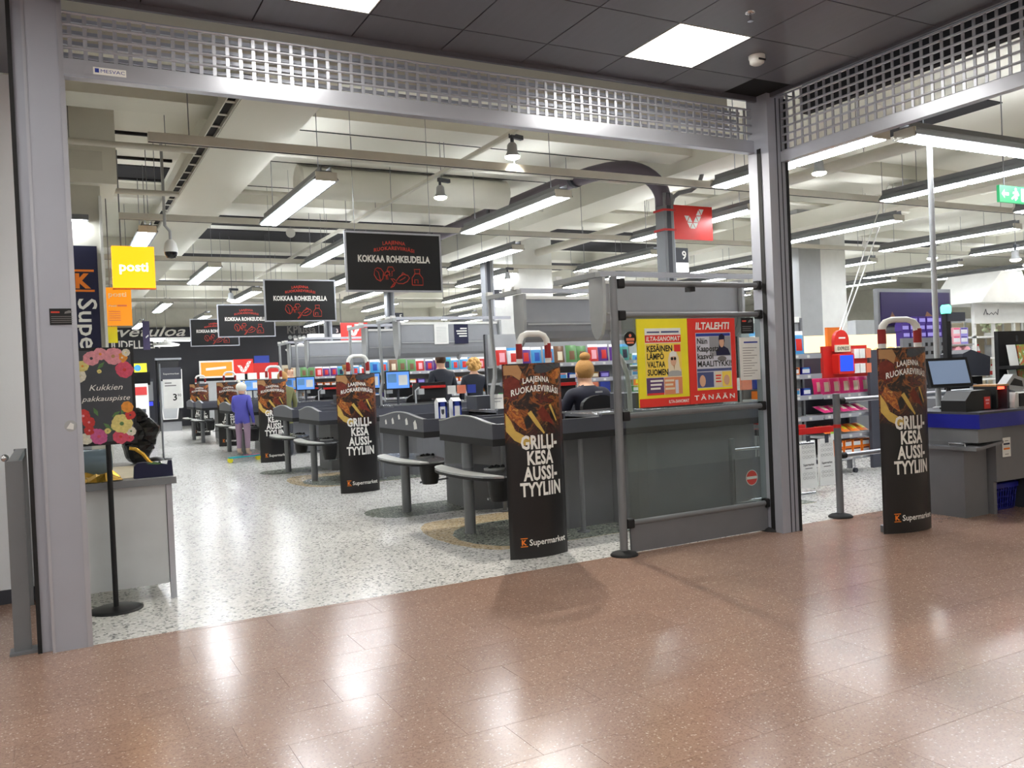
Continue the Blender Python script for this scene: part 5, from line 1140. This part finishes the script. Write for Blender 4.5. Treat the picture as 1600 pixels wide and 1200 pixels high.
for k in range(5): MB().rect(.025, .15, .06 + .025 * k, .068 + .025 * k, -.002).build('print', 'salmon', t)
MB().tube([(.05, .01, .44), (.05, .01, 1.9)], .006, 6).build('hanger', 'greymetal', t)
t = thing('yellow_card', 'pale yellow card hanging under the orange sign', 'sign', (.57, 10.85, 1.89)); BX(0, .11, 0, .01, 0, .19).build('card', 'yellow', t); MB().tube([(.05, .005, .19), (.05, .005, .2)], .004, 4).build('hook', 'greymetal', t)
struct(BX(.42, .56, 10.9, 11.1, 0, 3.4).build('pillar_thin', 'white'))

# rear wall lettering
t = thing('wall_lettering', 'white script welcome lettering on the dark rear wall at the left', 'lettering', (1.2, 31.19, 2.6)); text(t, 'Tervetuloa', -.35, .5, .34, 'lettering_white', -.01, slant=.35, width=3.2, align='L', bold=.01); text(t, 'UUDELLEEN', .4, .1, .26, 'lettering_white', -.01, width=1.65, align='L', bold=.02)
t = thing('wall_lettering', 'grey loyalty logo lettering with six dots on the dark rear wall', 'lettering', (7.6, 31.19, 2.95)); text(t, 'KPlussa', .5, .17, .28, 'lettering_grey', -.01, width=1.05, bold=.02)
m = MB()
for k in range(6): m.disc(.07 + .17 * k, .03, .075, -.01)
m.build('dots', 'ltgrey', t)
t = thing('wall_light', 'small round light spot on the dark rear wall', 'lamp', (7.95, 31.19, 2.5)); MB().disc(0, 0, .05, -.02).build('disc', 'ltgrey', t)
t = thing('notice_strip', 'strip of small coloured notices along the dark rear wall', 'notices', (6.9, 31.15, 1.35)); BX(0, 3.4, 0, .03, 0, .62).build('board', 'cream', t)
for k, c in enumerate(('ltblue', 'wood', 'fl_yellow', 'ltblue', 'ltpink', 'cream', 'red', 'fl_orange')): BX(.08 + .41 * k, .4 + .41 * k, -.006, 0, .12, .5).build('notice', c, t)
# machines
t = thing('vending_kiosk', 'white self service kiosk with yellow top sign and red screen by the dark wall', 'kiosk', (2.05, 28.4, 0))
MB().rbox(.02, .52, 0, .4, .45, 1.5, .06).build('body', 'white', t); BX(-.02, .5, 0, .1, 1.85, 2.12).build('top_sign', 'yellow', t); BX(-.02, .58, .02, .12, 1.45, 1.85).build('header', 'blackgloss', t); BX(.05, .47, -.02, 0, 1.15, 1.4).build('screen', lamp('red_screen', (210, 60, 60), .6), t)
BX(.03, .5, .03, .38, .0, .45).build('lower_case', 'ltgrey', t); BX(.1, .42, -.01, 0, .6, .72).build('tray', 'charcoal2', t); MB().disc(.24, 1.98, .1, -.004).build('emblem', 'bag_sky', t)
t = thing('vending_kiosk', 'dark narrow kiosk with blue light between the white machines', 'kiosk', (2.46, 28.86, 0)); BX(0, .31, 0, .4, 0, 1.65).build('body', 'charcoal2', t); BX(.04, .28, -.01, 0, .95, 1.55).build('front', 'ltgrey', t); BX(.06, .26, -.012, 0, .8, .92).build('light', lamp('blue_glow', (50, 60, 220), 2), t)
t = thing('coffee_machine', 'tall grey coffee kiosk with tapered white-edged front by the dark wall', 'kiosk', (2.85, 28.4, 0))
BX(0, .62, 0, .5, 0, 2.2).build('body', 'black', t); BX(.05, .6, -.3, 0, 0, .28).build('step', 'steel', t); MB().prism([(.1, .35), (.52, .35), (.6, .95), (.02, .95)], -.04, 0, 'y').build('front_edge', 'white', t); MB().prism([(.13, .38), (.49, .38), (.56, .95), (.06, .95)], -.05, -.04, 'y').build('front', 'ltgrey', t)
BX(.03, .59, -.05, 0, .95, 1.55).build('panel', 'ltgrey', t); BX(.03, .59, -.05, 0, 1.6, 1.95).build('screen', 'charcoal2', t); BX(-.06, .7, -.06, .1, 2.2, 2.26).build('top_rail', 'greymetal', t); BX(.62, .7, -.05, .3, .7, 1.9).build('cup_holder', 'white', t)
t = thing('price_stand', 'white price sign on a tall thin pole in the aisle', 'sign stand', (1.76, 17.2, 0)); MB().lathe([(.16, 0), (.14, .02), (.02, .03)], n=18).build('foot', 'black', t); MB().tube([(0, 0, .02), (0, 0, 1.8)], .018, 8).build('pole', 'greymetal', t)
BX(.05, .38, -.01, .0, .95, 1.5).build('card', 'paper', t); BX(.03, .38, -.012, .002, 1.5, 1.72).build('header', 'charcoal', t); text(t, '3', .25, 1.1, .12, 'lettering_black', -.012, bold=.02); text(t, '90', .33, 1.17, .05, 'lettering_black', -.012); text(t, 'Supermarket', .2, 1.59, .03, 'lettering_white', -.014, width=.28)
m = MB().rect(.08, .2, 1.42, 1.44, -.012).rect(.08, .28, 1.37, 1.39, -.012); m.build('print', 'lettering_grey', t)
t = thing('game_stand', 'betting terminal counter with an orange screen and red bird panel by the rear wall', 'kiosk', (4.3, 29.9, 0))
BX(0, 1.1, 0, .1, 1.6, 2.18).build('screen_frame', 'white', t); BX(.05, 1.05, -.01, 0, 1.66, 2.12).build('screen', lamp('orange_screen', (250, 140, 30), 1.0), t); MB().flat([(.2, 1.85), (.85, 1.9), (.85, 1.98), (.2, 1.93)], -.02).build('print', 'lettering_white', t)
BX(1.1, 1.75, 0, .1, 1.7, 2.2).build('red_panel', 'posred', t); chev(MB(), 1.42, 1.85, .4, -.01).build('bird_mark', 'lettering_white', t); BX(0, 3.1, .1, .6, 0, 1.5).build('counter', 'ltgrey', t); BX(1.75, 2.6, 0, .1, 1.5, 2.05).build('red_panel', 'red', t)
for k in range(4): BX(1.15 + .4 * k, 1.45 + .4 * k, -.02, .05, 1.5, 1.72).build('leaflet_box', 'paper', t)
BX(1.8, 2.3, 0, .08, 2.05, 2.3).build('blue_tag', 'label_blue', t)
t = thing('tall_banner', 'narrow dark printed pennant hanging above the rear aisle', 'pennant', (2.1, 24.0, 2.35), .5); BX(0, .2, 0, .01, 0, .75).build('cloth', pm('dusk', (56, 46, 84), .6), t); MB().flat([(.08, .3), (.16, .36), (.16, .4), (.08, .34)], -.002).build('mark', 'lettering_white', t); MB().tube([(.12, .005, .75), (.12, .005, 1.7)], .004, 4).build('cord', 'greymetal', t)
for n, (x, y, z) in enumerate(((2.75, 24.8, 2.48), (4.9, 19.0, 2.05))):
    t = thing('pendant_lamp', ['flat white pendant lamp in front of the rear wall lettering', 'flat white pendant lamp beside the number 3 column'][n], 'lamp', (x, y, z)); MB().lathe([(.33, 0), (.34, .03), (.12, .1), (.03, .16)], n=20).build('shade', 'white', t); MB().lathe([(.31, -.008), (.31, 0)], n=20).build('diffuser', lamp('pendant%d' % n, (255, 252, 245), 3), t); wire(t, 0, 0, .15, SZ - z)
t = thing('light_bar', 'long horizontal white light bar under the rear ceiling edge', 'lamp', (2.6, 27.5, 2.75)); BX(0, 1.5, 0, .1, 0, .1).build('bar', 'white', t); BX(.1, 1.4, .0, .1, -.01, 0).build('diffuser', 'tube_light', t); wire(t, .2, .05, .1, SZ - 2.75)
t = thing('white_canopy_edge', 'white backlit canopy edge behind the number 3 column', 'canopy', (6.6, 24.5, 2.6)); BX(0, 4.6, 0, .3, 0, .12).build('edge', 'white', t); BX(0, 4.6, -.01, 0, .02, .1).build('light', lamp('canopy_glow', (240, 244, 250), 2), t); MB().tube([(.3, .1, .12), (.3, .1, 1.4)], .01, 6).tube([(4.3, .1, .12), (4.3, .1, 1.4)], .01, 6).build('hanger', 'greymetal', t)
t = thing('orange_light_box', 'small orange light box beside lane number 1', 'light box', (6.75, 23.4, 2.02)); BX(0, .45, 0, .1, 0, .38).build('box', 'orange_glow', t); MB().tube([(.2, .05, .38), (.2, .05, 2)], .01, 6).build('hanger', 'greymetal', t)
# ------------------------------------------------------------------ service counter at the right
t = thing('service_counter', 'grey service counter with a dark blue top band and flap shelf at the right', 'counter', (6.5, 4.25, 0))
BX(0, .3, .13, .75, 0, .62).build('end_cabinet', 'greyplastic', t)
sh = MB().prism([(-.06, .56), (.0, .565), (.3, .6), (.3, .62), (-.06, .585)], -.02, .72, 'y').build('flap_shelf', 'greymetal', t)
for y in (.08, .5): MB().tube([(-.05, y, .59), (-.05, y, .615), (-.05, y + .14, .615), (-.05, y + .14, .59)], .006, 6).build('handle', 'steel', sh)
BX(.0, .32, .0, .78, .62, .735).build('upper_panel', 'greymetal', t); BX(.32, .78, .06, .09, .27, .735).build('front_panel', 'greyplastic', t); BX(.32, .36, .09, .7, 0, .735).build('divider', 'greyplastic', t); BX(.32, 2.6, .65, .69, 0, .735).build('rear_panel', 'charcoal2', t)
BX(.79, .83, .05, .7, 0, .735).build('divider', 'charcoal2', t); BX(.87, 2.6, .06, .65, 0, .735).build('body', 'ltgrey', t)
BX(-.02, 2.6, -.03, .7, .735, .85).build('blue_band', 'blue', t); BX(-.02, 2.6, -.03, .7, .85, .868).build('top', 'charcoal2', t)
BX(.62, .69, -.034, -.03, .775, .795).build('orange_label', 'salmon', t)
n = thing('counter_notice', 'white notice with a navy and an orange line on the service counter', 'notice', (6.9, 4.3, .47)); BX(0, .11, 0.002, .006, 0, .16).build('sheet', 'paper', n); MB().rect(.012, .098, .1, .115, .001).build('navy_line', 'navy', n); MB().rect(.012, .098, .06, .075, .001).build('orange_line', 'k_orange', n); MB().rect(.03, .08, .13, .136, .001).rect(.03, .08, .02, .025, .001).build('print', 'lettering_grey', n)
t = thing('shopping_basket', 'blue plastic shopping basket tucked under the service counter', 'basket', (7.07, 4.55, 0))
def bask(x0, x1, y0, y1, h, e):
    m = MB(); k = 10
    for (a, b) in (((x0, y0), (x1, y0)), ((x1, y0), (x1, y1)), ((x1, y1), (x0, y1)), ((x0, y1), (x0, y0))):
        for i in range(k):
            p = tuple(a[q] + (b[q] - a[q]) * i / k for q in (0, 1)); o = (1 + e)
            m.tube([(p[0], p[1], .01), (p[0] * o, p[1] * o, h)], .007, 4)
    for z in (.015, h * .25, h * .5, h * .75):
        o = 1 + e * z / h; m.tube([(x0 * o, y0 * o, z), (x1 * o, y0 * o, z), (x1 * o, y1 * o, z), (x0 * o, y1 * o, z), (x0 * o, y0 * o, z)], .008, 4)
    return m
stuff(bask(-.16, .16, -.12, .12, .22, .15).build('lattice', 'blue', t)); o = 1.15
MB().tube([(-.16 * o, -.12 * o, .225), (.16 * o, -.12 * o, .225), (.16 * o, .12 * o, .225), (-.16 * o, .12 * o, .225), (-.16 * o, -.12 * o, .225)], .016, 6).build('rim', 'blue', t); BX(-.16, .16, -.12, .12, 0, .012).build('bottom', 'blue', t); BX(-.19, .19, -.15, -.13, .19, .23).build('handle_grip', 'blue', t)
K = .868
t = thing('touch_monitor', 'black touch screen monitor tilted on the service counter', 'monitor', (6.84, 4.7, K), -.35)
BX(-.07, .07, -.05, .07, 0, .015).build('foot', 'black', t); MB().tube([(0, .03, .01), (0, .04, .22)], .02, 8).build('stand', 'black', t)
s = BX(-.2, .2, -.02, .02, 0, .26).xf(Matrix.Translation((0, .0, .19)) @ Matrix.Rotation(-.3, 4, 'X')).build('case', 'black', t); BX(-.175, .175, -.0215, -.02, .025, .235).xf(Matrix.Translation((0, .0, .19)) @ Matrix.Rotation(-.3, 4, 'X')).build('screen', lamp('pos_screen', (140, 160, 190), .42), s)
t = thing('receipt_printer', 'black rounded receipt printer with a red sticker on the service counter', 'printer', (6.72, 4.42, K)); MB().prism([(-.2, 0), (.14, 0), (.14, .15), (.06, .17), (-.12, .165), (-.2, .09)], -.06, .16, 'y').build('case', 'black', t)
BX(.04, .12, -.064, -.06, .01, .11).build('red_sticker', 'posred', t); MB().rect(.055, .105, .075, .09, -.066).rect(.06, .1, .05, .062, -.066).build('print', 'ltpink', t)
t = thing('barcode_scanner', 'black open box scanner with a red glowing lamp on the service counter', 'scanner', (6.98, 4.4, K)); BX(-.08, -.06, -.06, .14, 0, .19).build('side', 'black', t); BX(.07, .1, -.06, .14, 0, .19).build('side', 'charcoal2', t); BX(-.06, .07, .1, .14, 0, .19).build('back', 'blackgloss', t); BX(-.08, .1, -.06, .14, .19, .205).build('top', 'wood', t); BX(-.05, .04, -.055, -.03, .165, .185).build('lamp', lamp('scan_red', (255, 60, 40), 8), t)
t = thing('card_terminal', 'white and black card payment terminal on the service counter', 'card terminal', (7.28, 4.45, K), -.2); MB().prism([(-.1, .2), (-.02, .28), (.1, .24), (.13, .17), (.05, .12), (-.1, .16)], -.05, .04, 'y').build('case', 'ltgrey', t); MB().prism([(-.06, .19), (-.01, .245), (.07, .22), (.08, .17)], -.055, -.05, 'y').build('display', 'black', t); MB().tube([(.0, .02, 0), (.0, .02, .17)], .02, 8).build('stand', 'greymetal', t)
t = thing('key_pad', 'white card holder with a black keypad on the service counter', 'keypad', (7.2, 4.33, K)); MB().prism([(-.1, 0), (.1, 0), (.1, .06), (.06, .13), (.03, .13), (.02, .05), (-.03, .05), (-.05, .13), (-.08, .13), (-.1, .05)], -.02, .05, 'y').build('holder', 'white', t); BX(-.04, .03, -.03, -.02, .01, .12).build('keypad', 'black', t)
t = thing('white_pole', 'tall white metal pole rising from the service counter to the ceiling lights', 'pole', (6.89, 4.86, K)); MB().tube([(0, 0, 0), (0, 0, 2.33)], .024, 12).build('tube', 'ltgrey', t); MB().lathe([(.05, 0), (.05, .01), (.025, .02)], n=16).build('flange', 'ltgrey', t)
t = thing('self_checkout', 'black self checkout terminal with a green signal lamp', 'self checkout', (8.1, 5.52, 0)); BX(-.25, .25, 0, .4, 0, .9).build('cabinet', 'greyplastic', t); BX(-.035, .035, .05, .1, .9, 1.76).build('mast', 'black', t); MB().lathe([(.045, 1.76), (.05, 1.79), (.05, 1.83), (.035, 1.85)], (0, .075, 0), 14).build('signal_lamp', lamp('green_glow', (90, 235, 190), 3.5), t); BX(-.02, .26, .04, .1, 1.68, 1.77).build('arm', 'charcoal2', t)
MB().prism([(.06, 1.12), (.5, 1.1), (.52, 1.3), (.2, 1.38), (.06, 1.34)], -.05, .2, 'y').build('printer_head', 'charcoal2', t); BX(-.1, .45, .0, .05, .9, 1.1).build('scale', 'black', t)
t = thing('exit_sign', 'green emergency exit sign with a white running figure at the right', 'exit sign', (8.44, 5.2, 2.85)); BX(0, .5, 0, .03, 0, .17).build('panel', lamp('exit_green', (30, 150, 90), .9), t)
m = MB().flat([(.03, .085), (.08, .13), (.08, .1), (.15, .1), (.15, .07), (.08, .07), (.08, .04)], -.002).disc(.27, .135, .018, -.002).flat([(.22, .11), (.3, .12), (.33, .08), (.3, .07), (.28, .09), (.3, .05), (.26, .02), (.25, .04), (.27, .06), (.24, .05), (.2, .03), (.19, .045), (.24, .075), (.25, .095), (.22, .09)], -.002).rect(.36, .44, .02, .15, -.002); m.build('pictogram', 'lettering_white', t); MB().tube([(.1, .015, .17), (.1, .015, 1.2)], .006, 6).build('hanger', 'greymetal', t)
# magazines
t = thing('magazine_rack', 'black wire rack of colourful leaflets behind the service counter', 'magazine rack', (8.36, 5.02, 0)); BX(0, .9, .2, .24, 0, 1.55).build('back_frame', 'black', t)
for z in (.95, 1.2): BX(0, .9, 0, .2, z - .03, z).build('shelf', 'black', t)
BX(0, .9, .0, .02, 1.44, 1.5).build('header', 'black', t); MB().rect(.12, .36, 1.46, 1.482, -.002).build('print', 'lettering_grey', t)
collage('leaflet_print', [(210, 190, 60), (240, 240, 230), (120, 170, 70), (214, 90, 60), (60, 60, 70)], 9, 8.1)
k = 0
for z in (.951, 1.201):
    for i in range(5):
        o = BX(-.07, .07, -.004, .004, 0, .21).build('magazine', 'leaflet_print' if i % 3 else 'paper'); o.location = (8.47 + .165 * i, 5.13, z); o.rotation_euler = (-.15, 0, 0); tag(o, 'colourful leaflet standing in the black wire rack' if i % 3 else 'white leaflet standing in the black wire rack', 'magazine', 'leaflets in the rack')
for i in range(4):
    t = thing('drink_can', 'turquoise pack beside the leaflet rack on the service counter', 'pack', (8.0 + .16 * i, 4.62, K), 0, 'turquoise packs on the counter'); BX(-.07, .07, -.05, .05, 0, .2).build('pack', 'teal', t); MB().rect(-.05, .05, .05, .14, -.0508).build('print', 'bag_white', t)
t = thing('white_bracket', 'white shelf bracket on the service counter', 'bracket', (7.55, 4.5, K)); BX(0, .35, -.02, .1, .13, .145).build('shelf', 'white', t); BX(.05, .09, 0, .06, 0, .13).build('foot', 'ltgrey', t); BX(.2, .26, -.022, -.02, .03, .13).build('card', 'paper', t); BX(.2, .26, -.02, .02, 0, .13).build('foot', 'greymetal', t)

# ------------------------------------------------------------------ displays beyond
t = thing('chocolate_display', 'tall dark display with a violet printed header board', 'display', (12.0, 9.0, 0)); BX(-.08, 1.75, .05, .5, 0, 1.22).build('base', 'charcoal2', t); BX(-.1, 1.78, .42, .5, 1.2, 2.46).build('frame', 'greymetal', t); BX(-.04, 1.72, .40, .42, 1.85, 2.4).build('header', pm('violet_board', (38, 26, 74), .4, var=.15, scale=3), t)
MB().flat([(1.0, 1.9), (1.25, 2.0), (1.1, 2.08)], .398).flat([(.15, 1.95), (.3, 1.98), (.22, 2.08)], .398).disc(1.3, 2.2, .07, .398).build('picture', 'bag_brown', t)
for z in (1.28, 1.5): s = BX(-.05, 1.75, .0, .42, z - .02, z).build('shelf', 'ltgrey', t); 
for row in range(4):
    for i in range(6): good(M_box['purple'], 'chocolate_box', 'purple chocolate box in the ' + ['lowest', 'second', 'third', 'topmost'][row] + ' layer on the violet display', 'box', 'purple chocolate boxes', (12.12 + .2 * i + .02 * (row % 2), 9.15, 1.501 + .118 * row), 0, 0, 1.3)
for row in range(2):
    for i in range(2): good(M_box['pink' if i == 0 else 'lilac'], 'sweets_box', ('pink' if i == 0 else 'lilac') + ' sweets box at the end of the violet display', 'box', 'pastel boxes on the violet display', (13.4 + .2 * i, 9.15, 1.501 + .14 * row), 0, 0, 1.5)
for i in range(7):
    t = thing('paper_roll', 'pale pink roll lying on the lower shelf of the violet display', 'roll', (12.15 + .24 * i, 9.12, 1.281), 0, 'pink rolls on the violet display'); MB().tube([(0, -.1, .09), (0, .2, .09)], .09, 14).build('roll', 'ltpink', t); MB().lathe([(.03, -.102), (.03, -.1)], n=10).xf(Matrix.Translation((0, -0, .09)) @ Matrix.Rotation(PI / 2, 4, 'X') @ Matrix.Translation((0, 0, .2))).build('core', 'cream', t)
t = thing('white_pavilion', 'white lattice shelf pavilion with a sloping roof at the right', 'shelf pavilion', (14.23, 9.3, 0))
for x in (0, .55, 1.15, 1.7, 2.3): BX(x, x + .05, 0, .05, 0, 1.92).build('post', 'white', t); BX(x, x + .05, .55, .6, 0, 1.92).build('post', 'white', t)
for z in (.4, .85, 1.22, 1.6): BX(0, 2.35, 0, .6, z, z + .03).build('shelf', 'white', t)
BX(0, 2.35, .57, .6, 0, 1.9).build('back', 'cream', t); BX(-.05, 2.4, -.04, .02, 1.85, 2.22).build('fascia', 'white', t)
MB().prism([(-.25, 2.2), (1.25, 2.2), (.95, 2.75), (.35, 2.75)], -.3, .7, 'y').build('roof', 'white', t); MB().prism([(1.2, 2.2), (2.7, 2.2), (2.4, 2.7), (1.6, 2.7)], -.3, .7, 'y').build('roof', 'white', t)
for x in (.58, 1.73):
    for z0, z1 in ((.43, .85), (.88, 1.22), (1.25, 1.6)): MB().tube([(x, .01, z0), (x + .57, .01, z1)], .018, 4).tube([(x + .57, .01, z0), (x, .01, z1)], .018, 4).build('lattice', 'white', t)
m = MB(); m.tube([(.2, -.05, 2.0), (.26, -.05, 2.1), (.3, -.05, 2.0)], .006, 4).tube([(.3, -.05, 2.03), (.36, -.05, 2.0), (.42, -.05, 2.04), (.48, -.05, 2.0), (.54, -.05, 2.05), (.6, -.05, 2.0), (.62, -.05, 2.1)], .006, 4); m.build('script_lettering', 'charcoal2', t)
for i, (x, z) in enumerate(((14.4, 1.251), (14.62, 1.251), (14.98, 1.251), (15.2, 1.251), (14.5, .881), (15.0, .881), (15.65, 1.251))):
    o = bpy.data.objects.new('vase', M_bot['white'] if i % 2 else carton_mesh(.16, .22, .12, ('ltgrey', 'white', 'white'))); C.objects.link(o); o.location = (x, 9.5, z); tag(o, 'small pale bottle on the white pavilion shelf' if i % 2 else 'small grey box on the white pavilion shelf', 'bottle' if i % 2 else 'box', 'goods on the white pavilion')
t = thing('flower_bunch', 'bunch of pale green and white flowers on the white pavilion', 'flowers', (14.95, 9.45, 1.632)); m = MB(); rnd = random.Random(2)
for k in range(30): m.ball((rnd.uniform(-.2, .2), rnd.uniform(-.1, .1), .05 + rnd.uniform(0, .22)), .035, 6, 4)
m.build('blooms', pm('palegreen', (206, 214, 180), .7), t); BX(-.12, .12, -.06, .06, 0, .06).build('pot', 'white', t)
t = thing('orange_display', 'bright orange cardboard display top behind the red stand', 'display', (8.98, 7.9, 0)); BX(0, .5, 0, .3, 0, 1.42).build('body', 'charcoal', t); MB().prism([(0, 1.42), (.24, 1.42), (.3, 1.5), (.26, 1.56), (.34, 1.64), (.28, 1.76), (0, 1.76)], .0, .04, 'y').build('card', 'orange', t)
t = thing('bakery_counter', 'warmly lit bakery counter with glowing rear panel', 'counter', (9.9, 8.6, 0)); BX(0, 2.0, 0, .6, 0, 1.35).build('body', 'greyplastic', t); BX(0, 2.0, .5, .55, 1.45, 1.7).build('glow_panel', lamp('warm_panel', (255, 226, 170), 1.6), t); BX(-.02, 2.02, -.03, .6, 1.35, 1.39).build('top', 'charcoal2', t)
for i in range(6):
    o = MB().ball((0, 0, .05), .1, 10, 6, 0, 1, .7, .5).build('bread_loaf', pm('bread%d' % (i % 2), ((206, 160, 96), (232, 206, 150))[i % 2], .7)); o.location = (10.2 + .28 * i, 8.75, 1.391); tag(o, ('golden brown loaf', 'pale loaf')[i % 2] + ' on the lit bakery counter', 'bread', 'loaves on the bakery counter')
t = thing('cold_cabinet', 'row of tall white cabinet panels in the background right of the pillar', 'cabinet', (15.2, 12.6, 0))
for k in range(4): BX(1.0 * k, 1.0 * k + .97, 0, .6, 0, 2.15).build('door', 'ltgrey', t)
t = thing('ladder_chain', 'thin white chain hanging from the ceiling to the red stand', 'chain', (8.1, 6.95, 1.66)); 
for a in (0, .12): MB().tube([(a * .3, 0, 0), (1.25 + a, .65, 1.0), (2.6 + a, 1.3, 2.1), (2.9 + a, 1.4, SZ - 1.66)], .008, 5).build('chain', 'white', t)
t = thing('grey_gondola', 'grey perforated panel of a gondola behind the right gate', 'shelf unit', (8.75, 6.4, 0)); BX(0, .9, .2, .24, 0, 1.55).build('panel', 'greymetal', t); m = MB()
for i in range(8):
    for j in range(6): m.box(.1 + .1 * i, .14 + .1 * i, .196, .2, .95 + .1 * j, .99 + .1 * j)
stuff(m.build('holes', 'black', t)); 
for z in (.3, .6): BX(0, .9, -.1, .2, z - .02, z).build('shelf', 'ltgrey', t)
for i in range(5):
    o = bpy.data.objects.new('bottle', M_bot['blue']); C.objects.link(o); o.location = (8.83 + .1 * i, 6.5, .601); tag(o, 'blue topped bottle on the gondola behind the right gate', 'bottle', 'blue bottles on the gondola')
t = thing('blue_crate', 'blue and white printed pack at the foot of the gondola', 'pack', (8.72, 6.0, 0)); BX(0, .3, 0, .2, 0, .5).build('body', 'white', t); BX(-.002, .302, -.002, .0, .25, .42).build('band', 'label_blue', t); text(t, 'veli', .15, .29, .07, 'lettering_white', -.004, width=.2)
t = thing('tall_shelving', 'tall grey shelving with mixed goods far behind the checkouts', 'shelf unit', (8.6, 15.0, 0))
BX(0, 6, .5, .55, 0, 1.9).build('back', 'ltgrey', t)
for z in (.5, .95, 1.4): BX(0, 6, 0, .5, z - .03, z).build('shelf', 'white', t)
rr = random.Random(12)
for z in (.95, 1.4):
    for i in range(30):
        c = rr.choice(list(M_bag)); good(M_bag[c], 'grocery_bag', f'{CN[c]} bag on the tall shelving far behind the checkouts', 'bag', 'bags on the tall rear shelving', (8.75 + .195 * i, 15.2, z + .001), rr.uniform(-.08, .08), 0, rr.uniform(.95, 1.08))

# loose white cards at the second checkout
for n, (x, y) in enumerate(((4.05, 7.86), (4.24, 7.84))):
    t = thing('price_card', ['white card with small print standing at the second checkout', 'second white card standing behind the front gate at the second checkout'][n], 'card', (x, y, .98)); BX(-.08, .08, 0, .004, .0, .15).build('card', 'paper', t); MB().rect(-.05, .05, .1, .112, -.001).rect(-.05, .03, .07, .08, -.001).build('print', 'ltgrey', t)
